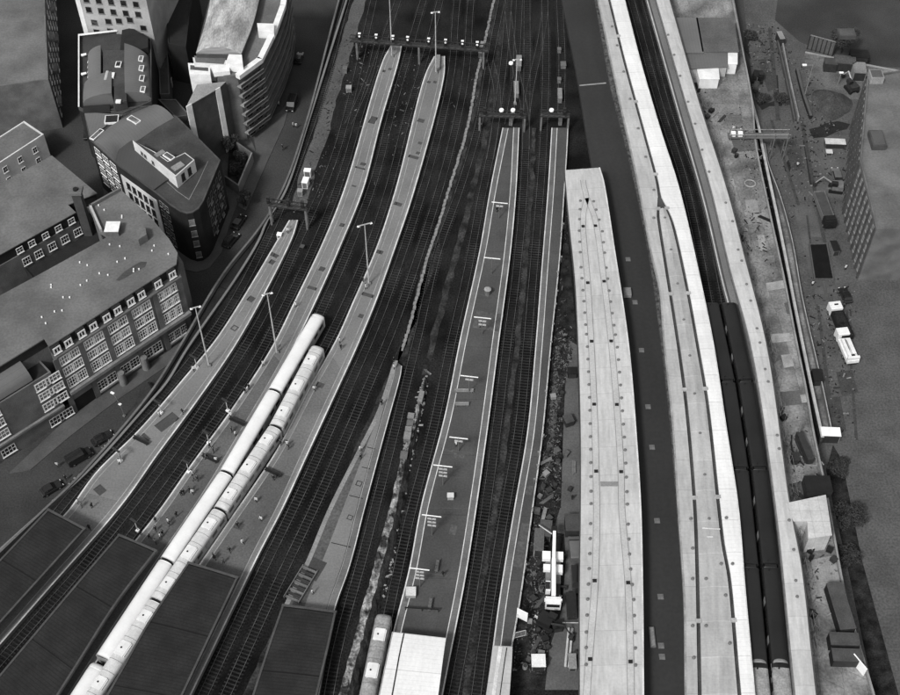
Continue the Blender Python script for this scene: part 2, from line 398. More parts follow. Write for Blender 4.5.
# ------------------------------------------------------------------ platforms
def ribbon(name,L,Rr,z0,z1,m,parent=None,prof=None,n=None):
    b=MB();b.slab(L,Rr,z0,z1,prof=prof,n=n);return b.build(name,m,parent)
def stripe(name,c,w,z,m,parent,h=.004,off=0):
    L=offset(c,off-w/2);Rr=offset(c,off+w/2);n=len(c)
    b=MB();b.slab(L,Rr,z-h,z,n=n);return b.build(name,m,parent)
def platform(label,L,Rr,m,style,side='both'):
    mid=L[len(L)//2].lerp(Rr[len(Rr)//2],.5)
    t=thing('platform',label,'platform',(mid.x,mid.y,0))
    ribbon('slab',L,Rr,0.02,ZP,Mt[m],t,n=max(len(L),len(Rr)))
    for c,sg in ((L,1),(Rr,-1)):
        if side=='left' and sg==-1 or side=='right' and sg==1: continue
        if style=='plain':      # white coping line, thin line a metre in
            stripe('coping',c,.62,ZP+.01,Mt['coping'],t,.06,sg*.3)
            stripe('edge_line',c,.26,ZP+.016,Mt['white_line'],t,.006,sg*.14)
            stripe('inner_line',c,.13,ZP+.012,Mt['grey_line'],t,.006,sg*1.15)
        else:                   # pale band between two lines
            stripe('edge_band',c,1.25,ZP+.01,Mt['band'],t,.06,sg*.68)
            stripe('edge_line',c,.22,ZP+.016,Mt['white_line'],t,.006,sg*.12)
            stripe('inner_line',c,.15,ZP+.016,Mt['white_line'],t,.006,sg*1.32)
    return t
T1p=[(318,315),(296,349),(275.5,388),(247,434),(226,472),(203,505),(167.5,558),(105,653),(91.5,674)]
T2p=[(319,344),(299,380),(279,420),(240,481),(224,503),(162,592),(113,664)]
train1=edge(T1p,3.6,0,60);train2=edge(T2p,3.6,0,60)
aL=edge([(289,220),(277.9,238.7),(240,302),(215,340),(187,374),(138,430.5),(96,472),(69.4,508.8),(62,517)],ZP,0,70)
aR=edge([(298,220),(292.6,237.5),(240,338),(196.6,402),(157.5,455),(122,505),(40,599)],ZP,0,50)
bL=edge([(391,45),(383.2,59),(344,188.8),(323.2,241),(295,300),(270.6,348.8),(231,409.7),(191.7,463.5),(160,508.8),(134,541.7)],ZP,0,100)
t1o=offset(train1,-1.55)
bR=edge([(402,45),(399,60),(381,122),(363.6,188.8),(341.6,243.6),(313.4,307)],ZP,0,0,post=[p for p in t1o[6::8]])
t2o=offset(train2,1.55)
cL=edge([(434,56),(424.8,75),(395.4,188.8),(375.8,248.5),(352.6,302.3),(336.7,338)],ZP,0,0,post=[p for p in t2o[4::8]])
cR=edge([(445,56),(444.4,75),(415,188.8),(394.2,251),(375.8,302.3),(356.3,348.8),(337.9,389),(309.8,450),(282.8,508.8),(260,552.7),(240,594),(201.5,673.8)],ZP,0,50)
dL=edge([(394,360),(377,411),(357.5,450),(328,508.8),(304.8,563.7),(284,605),(262,674)],ZP,0,40)
dR=edge([(402,366),(401.5,371.8),(385,433),(364.8,508.8),(350,566),(334,612.6),(323,674)],ZP,0,40)
eL=edge([(502.4,127.6),(490,188.8),(479.2,251),(459.6,340),(444.4,416),(421,505),(408.9,568.6),(393,632),(384.4,674)],ZP,0,40)
eR=edge([(519.5,127.6),(516.5,188.8),(511,251),(498.7,345),(490,413),(476.7,508),(465.7,578),(447,674)],ZP,0,40)
fL=edge([(551.4,127.6),(547.7,188.8),(541.6,265.6),(535.4,345),(526.9,433),(514,508),(500,593),(489,674)],ZP,0,40)
fR=edge([(568.5,127.6),(567.5,150),(564.8,192),(560,261),(551.5,345),(542.8,438),(533.5,507),(520.8,600),(512,650),(508,674)],ZP,0,40)
pA=platform('pale grey platform curving beside the street wall, left of all the others',aL,aR,'platform','plain')
pB=platform('pale grey platform with people waiting left of the long white train',bL,bR,'platform','plain')
pC=platform('pale grey platform to the right of the two white trains',cL,cR,'platform','plain')
# overlays, darker in steps, on the near parts of two platforms
for t_,L_,R_,y0,m_n in ((pB,bL,bR,182,'platform_mid_grey'),(pB,bL,bR,160,'platform_deep_grey'),(pC,cL,cR,158,'platform_mid_grey'),(pC,cL,cR,132,'platform_deep_grey'),(pA,aL,aR,128,'platform_mid_grey')):
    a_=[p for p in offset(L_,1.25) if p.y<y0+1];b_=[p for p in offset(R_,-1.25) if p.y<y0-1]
    if len(a_)>3 and len(b_)>3: ribbon('darker_overlay',a_,b_,ZP-.02,ZP+(.004 if m_n=='platform_mid_grey' else .008),Mt[m_n],t_)
# tapering low platform
mid=dL[len(dL)//2]
pD=thing('platform','tapering wedge of patched platform coming to a point between tracks','platform',(mid.x,mid.y,0))
ribbon('slab',dL,dR,.02,ZP,Mt['yard'],pD)
dI=edge([(395,380),(386.8,398.7),(369.7,437.8),(355,477),(342.8,508.8),(326,552),(308,597),(300,620),(282,674)],ZP,0,30)
ribbon('screed',dI,resample(offset(edge([(398.5,380),(385,433),(364.8,508.8),(350,566),(334,612.6),(323,674)],ZP,0,30),-1.5),len(dI)),ZP-.02,ZP+.006,Mt['platform'],pD)
stripe('walkway',dL,.8,ZP+.014,Mt['coping'],pD,.03,.4)
stripe('edge_band',dR,1.2,ZP+.012,Mt['band'],pD,.03,-.62);stripe('edge_line',dR,.16,ZP+.02,Mt['white_line'],pD,.01,-.1);stripe('inner_line',dR,.1,ZP+.02,Mt['grey_line'],pD,.01,-1.3)
pE=platform('broad dark platform with pale edge bands and T-shaped sign posts',eL,eR,'platform_dark','band')
pF=platform('narrow dark platform beside the works alley',fL,fR,'platform_dark','band','left')
stripe('edge_line',fR,.22,ZP+.016,Mt['white_line'],pF,.006,-.15)
# patches, hatches and repairs in the platform surfaces
def pad(parent,x,y,w,l,m,ang,z=ZP,h=.012,name='patch'):
    X,Y=P(x,y,z);b=MB();Mx=Matrix.Translation((X,Y,z))@Matrix.Rotation(ang,4,'Z');b.box(-w/2,-l/2,-.01,w/2,l/2,h,M=Mx)
    return b.build(name,m,parent)
for x,y,w,l in ((167,422,2.2,4.4),(100,490,2,1.6),(146,437,2,.7),(272,262,1.2,1.2),(251,299,1.4,1.4),(234.5,328,1.3,1.3),(274,255,2,1)): pad(pA,x,y,w,l,Mt['platform_dark'],R(-32 if y<350 else -43))
pad(pA,234.5,328,.8,.8,Mt['coping'],R(-35),h=.016)
for x,y,w,l in ((302,246,1,1),(322,269,1.2,1.2),(312,288,2,.8),(342,225,1,1),(363,164,1.2,.9),(360,168,2.4,.5),(384,71,.8,.8),(390,69,.8,.8),(354,186,1,.5),(373,120,1.6,2.4)): pad(pB,x,y,w,l,Mt['platform_dark'],R(-20))
for x,y,w,l in ((421,120.5,1.6,1.2),(413.5,157,2.4,.9),(420,143,.9,.8),(418,153,.9,.8),(429,82,.8,.8),(435,82,.8,.8),(398,204,1.8,1),(379.7,252,1.4,1),(368,295,2.6,.9),(361,316,1,1),(320,385,1.6,1.2),(239,526,1.6,1.4)): pad(pC,x,y,w,l,Mt['platform_dark'],R(-22))
for x,y,w,l in ((359,483.5,1.1,1.1),(350,517.5,1,1)):
    pad(pD,x,y,w,l,Mt['dark_metal'],R(-20));pad(pD,x,y,w*.7,l*.7,Mt['platform'],R(-20),h=.018)
for x,y,w in ((371,448,1.6),(366,468,1.6),(356,497,2.6),(341,545,3.6)): pad(pD,x,y,w,.15,Mt['black'],R(-15))
pad(pD,314,569,3,4,Mt['flat_roof_dark'],R(-25))
for x,y,w,l,m in ((488,321,5.5,4.6,'yard'),(451,496.5,1,1,'grey_line'),(453,530,1.2,2,'yard'),(409,599,1.4,1.2,'yard'),(497,213,.9,.6,'yard'),(447,450,2.2,.6,'yard'),(459,456,2,1,'yard'),(522,545,1.6,9,'yard'),(528,490,1.6,2,'yard'),(494,235,2,.5,'yard')): pad(pE if x<515 else pF,x,y,w,l,Mt[m],R(-12))
for c,t_ in ((eL,pE),(eR,pE)):   # cross joints
    pass
for i in range(16):
    s=12+i*13;a,_=at_s(eL,s);j=min(range(len(eR)),key=lambda k:abs(eR[k].y-a.y+.6));b=eR[j]
    m_=MB();m_.slab([a+Vector((1.5,0)),b-Vector((1.5,0))],[a+Vector((1.5,-.12)),b-Vector((1.5,.12))],ZP-.01,ZP+.004)
    m_.build('joint',Mt['yard'],pE)

# ------------------------------------------------------------------ railway tracks
slp=MB();slp.box(-1.28,-.13,.0,1.28,.13,.09);SLEEP=slp.build('sleeper',Mt['sleeper']);SLEEP_ME=SLEEP.data;bpy.data.objects.remove(SLEEP)
def pix(p,z=0):
    zz=z-H;dd=p.y*math.cos(TH)-zz*math.sin(TH);v=-p.y*math.sin(TH)-zz*math.cos(TH);return (CX+F*p.x/dd,CY+F*v/dd)
def track(c,label,dz=0):
    c=resample(c,int(clen(c)/2)+2)
    mid=c[len(c)//2];t=thing('railway_track',label,'railway track',(mid.x,mid.y,0),'railway tracks of the station')
    for o in (-.75,.75):
        b=MB();b.slab(offset(c,o-.04),offset(c,o+.04),.09+dz,.25+dz,n=len(c));b.build('rail',Mt['rail'],t)
    L=clen(c);n=int(L/.7);pts=[]
    for i in range(n):
        p,dr=at_s_fast(c,i*.7+.3);pts.append((p,dr))
    vis=sorted([i for i,(p,dr) in enumerate(pts) if pix(p)[1]<690 and 10<pix(p)[0]<890],key=lambda i:-pix(pts[i][0])[1])[:100]
    vs=set(vis);rest=MB()
    for i,(p,dr) in enumerate(pts):
        a=math.atan2(dr.y,dr.x)+math.pi/2+rnd.uniform(-.01,.01)
        if i in vs:
            o=bpy.data.objects.new('sleeper',SLEEP_ME);COL.objects.link(o);o.parent=t;o.location=(p.x-mid.x,p.y-mid.y,rnd.uniform(-.01,.01));o.rotation_euler=(0,0,a)
        else:
            rest.box(-1.28,-.13,0,1.28,.13,.09,M=Matrix.Translation((p.x,p.y,rnd.uniform(-.01,.01)))@Matrix.Rotation(a,4,'Z'))
    if rest.v: rest.build('sleepers',Mt['sleeper'],t,kind='stuff')
    return t
def at_s_fast(c,s):
    l=(c[1]-c[0]).length;i=min(len(c)-2,int(s/l));f=s/l-i
    return c[i].lerp(c[i+1],f),(c[i+1]-c[i]).normalized()
def pp(px,z=0): return [Vector(P(x,y,z)) for x,y in px]
def thin(c,k=8,a=0,b=None): return c[a:b:k]
tr=[]
tr.append((edge([(341,22),(322,93),(297,165),(284,200),(269,235)],0,70,0,post=thin(offset(aL,-1.6),10,14)),'railway track between the street wall and the leftmost platform'))
tr.append((edge([(366,35),(353,93),(332,165),(302,234)],0,70,0,post=thin(offset(aR,1.6),10,14)),'railway track along the right side of the leftmost platform'))
tr.append((smooth([offset(bL,-1.6)[0]+Vector((11,66)),offset(bL,-1.6)[0]+Vector((3,20))]+thin(offset(bL,-1.6),10,2)),'railway track along the left side of the platform crowded with people'))
tr.append((smooth([offset(bR,1.6)[0]+Vector((12,66)),offset(bR,1.6)[0]+Vector((3.5,20))]+thin(offset(bR,1.6),10,2,60)+thin(train1,10,6)),'railway track under the long smooth white train'))
tr.append((smooth([offset(cL,-1.6)[0]+Vector((9,66)),offset(cL,-1.6)[0]+Vector((2.5,20))]+thin(offset(cL,-1.6),10,2,66)+thin(train2,10,4)),'railway track under the panelled white train'))
tr.append((smooth([offset(cR,1.6)[0]+Vector((5,66)),offset(cR,1.6)[0]+Vector((1.2,20))]+thin(offset(cR,1.6),10,2)),'railway track directly right of the platform beside the white trains'))
tr.append((smooth([offset(cR,5.1)[0]+Vector((5,66)),offset(cR,5.1)[0]+Vector((1.2,20))]+thin(offset(cR,5.1),10,2)),'second railway track right of the platform beside the white trains'))
tr.append((edge([(500,10),(490,60),(478,128),(460,189),(438,251),(416,345)],0,50,0,post=thin(offset(dR,1.6),10,20)),'railway track along the right side of the tapering platform'))
tr.append((edge([(508,10),(504,60)],0,50,0,post=thin(offset(eL,-1.6),10,2)),'railway track along the left side of the broad dark platform'))
tr.append((edge([(527,10),(527,60)],0,50,0,post=thin(offset(eR,1.6),10,2)),'railway track along the right side of the broad dark platform'))
tr.append((edge([(545,10),(546,60)],0,50,0,post=thin(offset(fL,-1.6),10,2)),'railway track along the left side of the narrow dark platform'))
tr.append((edge([(519,10),(517,50),(515,85),(511,108)],0,50,6),'short railway track running up behind the broad dark platform'))
tr.append((edge([(560,10),(562,60),(561,112)],0,50,2),'short railway track running up behind the narrow dark platform'))
K1p=[(711,300),(720,349),(732,401),(745,508),(760,674)];K2p=[(729,300),(738.5,349),(751,401),(765,508),(782,674)]
trainK2=edge(K2p,3.6,0,50);trainK1=offset(trainK2,-3.5)
tr.append((edge([(636.5,20),(661,110),(686,189)],0,60,0,post=thin(trainK1,10,8)),'railway track under the left black train at the white roofs'))
tr.append((edge([(650,20),(674,110),(701,189)],0,60,0,post=thin(trainK2,10,8)),'railway track under the right black train at the white roofs'))
for c,l in tr: track(c,l)
for i,(px,l) in enumerate((([(508,12),(512,45),(518,80),(525,112),(526,150)],'crossover track slanting right toward the broad dark platform at the top'),([(545,12),(540,45),(532,80),(527,112),(526,140)],'crossover track slanting left toward the broad dark platform at the top'),([(377,45),(370,75),(358,105),(348,125)],'crossover track near the top gantry at left'),([(490,60),(497,90),(495,130),(490,160)],'crossover track near the far tip of the broad dark platform'))):
    track(edge(px),l,.006*(i+1))
# dirt between tracks, dark cable runs, rubble of the cut-back platform
def dirtrib(name,c,w,m='dirt',z=.03): 
    b=MB();n=len(c)
    L=[p for p in offset(c,-w/2)];Rr=[p for p in offset(c,w/2)]
    rr=random.Random(len(c))
    L=[p+Vector((rr.uniform(-.25,.25),0)) for p in L];Rr=[p+Vector((rr.uniform(-.25,.25),0)) for p in Rr]
    b.slab(L,Rr,-.1,z,n=n);o=b.build(name,Mt[m]);o['kind']='structure';return o
dirtrib('dirt_path',edge([(351,30),(338,74),(329,100.7),(321,135),(309,167),(304,190),(297,208)],0,60),3.3,'yard')
dirtrib('dirt_path',edge([(491,22),(478,80),(470,125),(451,189),(440.7,224),(428.5,261),(411,327),(399,368)],0,60,3),1.6)
dirtrib('dirt_path',edge([(505,10),(497,60),(487,128),(473,189),(457,251),(432,345),(425,375)],0,50),1.3)
dirtrib('dirt_path',offset(edge([(534,128),(531,189),(526,251),(517,345),(508,413),(495,508),(482,578),(468,674)],0,0,30),0),1.1)
dirtrib('dirt_path',offset(cR,8.3)[30:],1.2)
cable=edge([(489,22),(476,80),(468,125),(449,189),(438.7,224),(426.5,261),(409,327),(402,350)],.3,60)
b=MB();L=clen(cable);s=0;b.slab(offset(cable,-.2),offset(cable,.2),-.02,.12)
while s<L-1:
    p,dr=at_s(cable,s);a=math.atan2(dr.y,dr.x)+math.pi/2;b.box(-.3,-.4,0,.3,.4,.35+rnd.uniform(-.05,.08),M=Matrix.Translation((p.x+rnd.uniform(-.1,.1),p.y,0))@Matrix.Rotation(a+rnd.uniform(-.12,.12),4,'Z'));s+=1.25
tag(recenter(b.build('cable_trough',Mt['coping'])),'broken line of pale concrete trough lids running between the tracks','cable trough')
# rubble wedge
rl=edge([(423,383),(411,432),(402,455),(391,505),(376,560),(364,605),(345,674)],0,0,40,1.);rr_=edge([(426,383),(418,432),(411,465),(404,505),(392,560),(380,605),(362,674)],0,0,40,1.)
b=MB();n=len(rl);rr_=resample(rr_,n);rg=random.Random(3);K=7
for i in range(n):
    for k in range(K):
        t=k/(K-1);p=rl[i].lerp(rr_[i],t);edgez=.1 if k in (0,K-1) else 0
        h=(.95-.55*t)*(.6+.5*rg.random()) if k<K-1 else .05
        if k==0:h=.75
        b.v.append((p.x+rg.uniform(-.15,.15),p.y+rg.uniform(-.2,.2),h))
for i in range(n-1):
    for k in range(K-1):
        a=i*K+k;b.face((a,a+K,a+K+1,a+1),[(i*.5,k*.5)]*4,0 if k<3 else 1)
for i in range(n-1):
    a=i*K;m=len(b.v);b.v+=[(b.v[a][0],b.v[a][1],0),(b.v[a+K][0],b.v[a+K][1],0)];b.face((m,m+1,a+K,a),None,0)
o=b.build('broken_platform',[Mt['rubble'],Mt['soil']]);tag(recenter(o),'strip of broken pale rubble left from a cut-back platform between tracks','rubble')
# left parapet: street wall with pale cap, inner kerb wall
def wall(name,label,c,w,z0,z1,m,capm=None,cap=.12,cat='wall'):
    mid=c[len(c)//2];t=thing(name,label,cat,(mid.x,mid.y,z0))
    b=MB();b.slab(offset(c,-w/2),offset(c,w/2),z0,z1,n=len(c));b.build('wall_body',Mt[m],t)
    if capm:
        b=MB();b.slab(offset(c,-w/2-.06),offset(c,w/2+.06),z1,z1+cap,n=len(c));b.build('coping',Mt[capm],t)
    return t
wall('boundary_wall','long dark brick boundary wall with thin pale coping between street and railway',offset(parL,.2),.3,ZS,1.0,'brick_mid','band')
inn=edge([(334,40),(308,123),(285,192),(267,221),(259,240),(236,278),(187,349),(167,382),(150,402),(89,470),(50,505)],.6,70,60)
wall('parapet_wall','low pale kerb wall running beside the tracks inside the street wall',inn,.35,0,.6,'canopy_edge','platform')
# between them a darker service strip
b=MB();b.slab(offset(parL,.5)[5:],offset(inn,-.3),-.1,.02,n=120);struct(b,'service_strip',[Mt['canopy']])
# right-hand walls
t=wall('retaining_wall','low concrete kerb wall along the right edge of the works slab',offset(lineR,.1),.35,ZS,.5,'concrete')
wall('site_hoarding','long pale hoarding running between the works slab and the yard',c2,.5,ZS,ZS+2.4,'deck_edge','tarp',.08)
wall('yard_fence','grey mesh fence line along the near side of the yard',c3,.08,ZS,ZS+1.5,'mid_metal','hoard',.08,cat='fence')
# pale concrete works slab
mL=edge([(662,20),(684,96),(711,188.8),(730.6,270.6),(751.4,350),(775.8,508.8),(793,673.8)],4.8,60,30)
b=MB();b.slab(offset(mL,1.5),offset(lineR,-.1),-.1,.03,n=150);struct(b,'works_slab',[Mt['slab']])
# ------------------------------------------------------------------ long station roofs on the right
ZR=5.0
def pod_mesh():
    b=MB();b.tube((0,0,0),(0,0,.22),.30,.26,10);b.tube((0,0,.22),(0,0,.34),.16,.1,8);o=b.build('roof_vent',Mt['mid_metal']);me=o.data;bpy.data.objects.remove(o);return me
POD=pod_mesh()
def pods(parent,px,z,name='roof_vent',me=None):
    for x,y in px:
        o=bpy.data.objects.new(name,me or POD);COL.objects.link(o);o.parent=parent
        X,Y=P(x,y,z);w=parent_world(parent);o.location=(X-w.x,Y-w.y,z-w.z)
def boxme(name,w,l,h,m):
    b=MB();b.box(-w/2,-l/2,0,w/2,l/2,h);o=b.build(name,Mt[m]);me=o.data;bpy.data.objects.remove(o);return me
BLK=boxme('outlet',.65,.55,.2,'black')
def columns(parent,c,s0,s1,step,z1,r=.14):
    s=s0
    while s<s1:
        p,_=at_s(c,s);b=MB();b.tube((p.x,p.y,0),(p.x,p.y,z1),r,r,8);b.build('column',Mt['mid_metal'],parent);s+=step
# roof H: single canopy with Y shaped gutters
hLp=[(564.8,170),(565.3,180),(569.7,229),(574.6,277.8),(578.3,350),(580.5,438),(580.5,508.8),(579.5,590),(579.5,673.8)]
hRp=[(599,167.5),(602.8,180),(613.8,248.5),(628,345),(635.8,438),(640,507),(642,600),(642.6,673.8)]
hL=edge(hLp,ZR,0,40);hR=edge(hRp,ZR,0,40)
c=hL[len(hL)//2];tH=thing('station_roof','pale ribbed canopy roof with twin gutters forking like a Y, left of the dark deck','roof',(c.x+4,c.y,0))
o=ribbon('roof_sheet',hL,hR,ZR-.5,ZR,Mt['roof_light'],tH,prof=[(0,-.04),(.08,0),(.35,-.03),(.5,.02),(.65,-.03),(.92,0),(1,-.04)])
fas=MB();fas.slab(offset(hL,-.12),offset(hL,.04),ZR-.75,ZR+.03);fas.build('fascia',Mt['canopy_edge'],tH)
fas=MB();fas.slab(offset(hR,-.04),offset(hR,.22),ZR-.75,ZR+.03);fas.build('fascia',Mt['white_line'],tH)
gA=[(583,180),(584.5,190),(586.8,197),(583.5,212),(583,226.5),(587.6,283),(591,341),(594,405),(596,472),(596.6,512),(595,581),(589,659),(588,674)]
gB=[(587,198),(592,210),(595.3,220),(604,281.5),(611,341),(616.7,405),(621,472),(621.8,510),(628,583),(630.4,662.8),(630.6,674)]
for gp in (gA,gB):
    g_=edge(gp,ZR,0,35);stripe('gutter',g_,1.0,ZR+.035,Mt['gutter_light'],tH,.03);stripe('gutter_lip',g_,.1,ZR+.05,Mt['concrete'],tH,.02,-.55);stripe('gutter_lip',g_,.1,ZR+.05,Mt['concrete'],tH,.02,.55)
pods(tH,[(583,226.5),(595.3,226),(587.6,283),(604,281.5),(591.5,341.5),(611,341.3),(594,404.5),(616.7,404.8),(596,471.5),(621,472),(594.5,581),(628,583),(590,659.5),(630.4,662)],ZR+.04,'outlet',BLK)
vp=[]
for i,y in enumerate([201,209.5,219.5,231,242,252.5,267.5,278.5,290.5,301.5,313,325,334.5,347,359.5,372,384.8,397.7,410.7,424,437,449.7,463,477,491.6,504,524,539,554,569,584.5,599.5,615.5,632.5,648,665]):
    f=(y-200)/465;xl=581+ (0 if y<250 else 0)
    vx=[(195,580.5),(230,579),(267,580.8),(300,583.5),(350,587.5),(400,589.5),(450,590.5),(500,591),(560,589.5),(600,587.5),(640,586),(675,586)]
    wx=[(195,591.5),(230,602),(267,606),(300,610),(350,617.5),(400,621.5),(450,625),(500,627),(560,629.5),(600,633.5),(640,635),(675,635.5)]
    def ip(tb,y):
        for (a,b_),(c_,d_) in zip(tb,tb[1:]):
            if a<=y<=c_: return b_+(d_-b_)*(y-a)/(c_-a)
    vp+= [(ip(vx,y),y),(ip(wx,y+.5),y+.5)]
pods(tH,vp,ZR)
b=MB();b.box(-1.6,-.5,0,1.6,.5,.03,M=Matrix.Translation(P3(609.5,484,ZR+.005)));b.build('patch',Mt['concrete'],tH)
# platform below it
ribbon('platform_slab',offset(hL,1)[2:],offset(hR,-1)[2:],.01,ZP,Mt['yard'],tH)
columns(tH,offset(hL,3),3,150,14,ZR-.5);columns(tH,offset(hR,-3),3,150,14,ZR-.5)
# deck I: smooth dark membrane deck
iL=edge([(566,20),(577,76),(586.8,137),(592,166),(606,230),(620,320),(630,400),(635,470),(637,560),(637,674)],1.2,70,40)
iR=edge([(600,20),(612.5,88.5),(632.5,166.8),(650,251),(661,326.8),(664,350),(673,433),(679,510),(686,603),(687,673.8)],1.2,70,40)
b=MB();b.slab(iL,iR,-.1,1.2);deck=b.build('membrane_deck',Mt['deck']);deck['kind']='structure'
de=thing('deck_kerb','narrow grimy kerb with bolts between the dark deck and the white roof','kerb',(iR[40].x,iR[40].y,1.2))
b=MB();b.slab(offset(iR,-.5),offset(iR,.5),.8,1.9);b.build('kerb',Mt['deck_edge'],de)
sk=boxme('hatch',1,1.05,.18,'canopy_edge')
for i,(x,y,w,l,lab) in enumerate([(627,294,1.5,2,'pale grey rooftop unit standing on the dark deck'),(652,638,.9,3.6,'long narrow pale box lying on the dark deck near the bottom of the photo')]):
    t=thing('rooftop_unit',lab,'rooftop unit',P3(x,y,1.2));b=MB();b.box(-w/2,-l/2,0,w/2,l/2,.9 if i==0 else .5);b.build('casing',Mt['concrete' if i==0 else 'band'],t,world=False);b=MB();b.box(-w/2+.15,-l/2+.15,.9 if i==0 else .5,w/2-.15,l/2-.15,1. if i==0 else .6);b.build('lid',Mt['coping'],t,world=False)
pos=[(628,259.5),(635,302.5),(641.5,350.5),(648,407),(652,447.5),(657,521),(660.5,597),(661,646),(662,657),(642,349)]
for i,(x,y) in enumerate(pos[:-1]):
    w=['far end','second','third','fourth','fifth','sixth','seventh','eighth','near end'][i]
    b=MB();b.box(-.5,-.5,0,.5,.5,.16);b.box(-.4,-.4,.16,.4,.4,.22);o=b.build('roof_hatch',Mt['hatch']);o.location=P3(x,y,1.2)
    tag(o,f'small square grey hatch in the dark deck, {w} one along its run' if i not in(0,8) else f'small square grey hatch in the dark deck, the one at its {w}','hatch','square hatches in the dark deck')
for (a_,b_) in (((579.5,85.5),(606,83)),):
    p=Vector(P(*a_,1.2));q=Vector(P(*b_,1.2));b=MB();n_=(q-p).normalized().orthogonal()*.18;b.prism([p-n_,q-n_,q+n_,p+n_],1.2,1.26);tag(recenter(b.build('expansion_joint',Mt['grey_line'])),'thin pale line crossing the dark deck near its far end','expansion joint')
# roof J: three pale bands parted by dark gutters
jL=edge([(602.5,20),(617,88.5),(636.8,176.6),(651.5,253),(660,290),(664,340),(672.5,420),(678.5,508.8),(684.5,600),(685.5,673.8)],ZR,70,40)
jR=edge([(629.7,20),(640,60),(659.6,127.6),(679,188.8),(698.7,273),(713.4,345),(725.7,425.6),(738,507),(745,590.6),(752.6,673.8)],ZR,70,40)
gm=edge([(614.5,20),(623.5,56.7),(645.6,137.4),(657,180),(659.5,195)],ZR,70)
gl=edge([(659.5,195),(658,212),(660,228),(667.5,275),(678.5,345),(686.5,406),(695,507),(697.5,576),(699.5,673.8)],ZR,0,40)
gr=edge([(659.5,195),(667,208),(672.5,222),(687.7,290),(697.7,345),(707.3,401),(719,507),(723.5,545),(729.3,576),(737.9,673.8)],ZR,0,40)
c=gl[40];tJ=thing('station_roof','broad white roof of three bands with two dark gutters, right of the dark deck','roof',(c.x,c.y,0))
gw=.32
left_e=offset(gm,-gw)+offset(gl,-gw)[3:];right_e=offset(gm,gw)+offset(gr,gw)[3:]
def xat(c,y):
    return min(c,key=lambda p:abs(p.y-y))
def ybound(L,Rr,n=140):
    """cut both curves at the same run of Y so that bands stay square"""
    y0=min(L[0].y,Rr[0].y);y1=max(L[-1].y,Rr[-1].y)
    def ev(c,y):
        for a,b in zip(c,c[1:]):
            if a.y>=y>=b.y: return a.lerp(b,(a.y-y)/max(1e-6,a.y-b.y))
        return c[0] if y>c[0].y else c[-1]
    ys=[y0+(y1-y0)*i/(n-1) for i in range(n)]
    return [ev(L,y) for y in ys],[ev(Rr,y) for y in ys]
for (a_,b_,m,nm,pr) in ((jL,left_e,'roof_grey','roof_sheet',[(0,-.05),(.1,0),(1,-.1)]),(offset(gl,gw)[2:],offset(gr,-gw)[2:],'roof_mid','roof_sheet',[(0,-.1),(.5,.15),(1,-.1)]),(right_e,jR,'roof_white','roof_sheet',[(0,-.1),(.6,.05),(1,.0)])):
    A,B=ybound(a_,b_);b=MB();b.slab(A,B,ZR-.5,ZR,prof=pr,n=140);b.build(nm,Mt[m],tJ)
A,B=ybound(offset(jL,.5),offset(jR,-.5));b=MB();b.slab(A,B,ZR-.9,ZR-.55,n=140);b.build('gutter',Mt['gutter'],tJ)
b=MB();b.slab(offset(jL,-.12),offset(jL,.12),ZR-.7,ZR+.05);b.build('fascia',Mt['grey_line'],tJ)
b=MB();b.slab(offset(jR,-.1),offset(jR,.12),ZR-.7,ZR+.06);b.build('fascia',Mt['white_line'],tJ)
for g_ in (gm,gl,gr):
    for k in range(4,int(clen(g_)),24):
        p,_=at_s(g_,k);b=MB();b.box(-.5,-.35,ZR-.3,.5,.35,ZR+.02,M=Matrix.Translation((p.x,p.y,0)));b.build('gutter_bridge',Mt['gutter_pale'],tJ)
pods(tJ,[(653.7,190),(653.7,218),(664.8,218),(671,250),(677.5,284),(683.7,320),(689.7,356),(694.5,394),(700,433.5),(704.6,475),(690.7,519),(709,519),(726.3,518),(692.5,548.5),(721,564),(732.5,564),(692.5,579),(706,579),(725.5,595.5),(692.5,626),(706,626),(729.7,643.5),(693.7,658),(612,26.5),(617,45.5),(623.5,71.7),(630,99),(638,128.5),(645.5,157)],ZR)
for (x0,y0,x1,y1) in ((702,527.5,720,528.5),(707,536.3,713,536.3)):
    p=P(x0,y0,ZR+.15);q=P(x1,y1,ZR+.15);b=MB();b.prism([p,q,(q[0],q[1]-.25),(p[0],p[1]-.25)],ZR+.12,ZR+.2);b.build('repair_strip',Mt['white_line'],tJ)
ribbon('platform_slab',offset(jL,1.2),offset(jR,-1.2),.01,ZP,Mt['yard'],tJ)
columns(tJ,offset(jR,-2),75,225,14,ZR-.5)
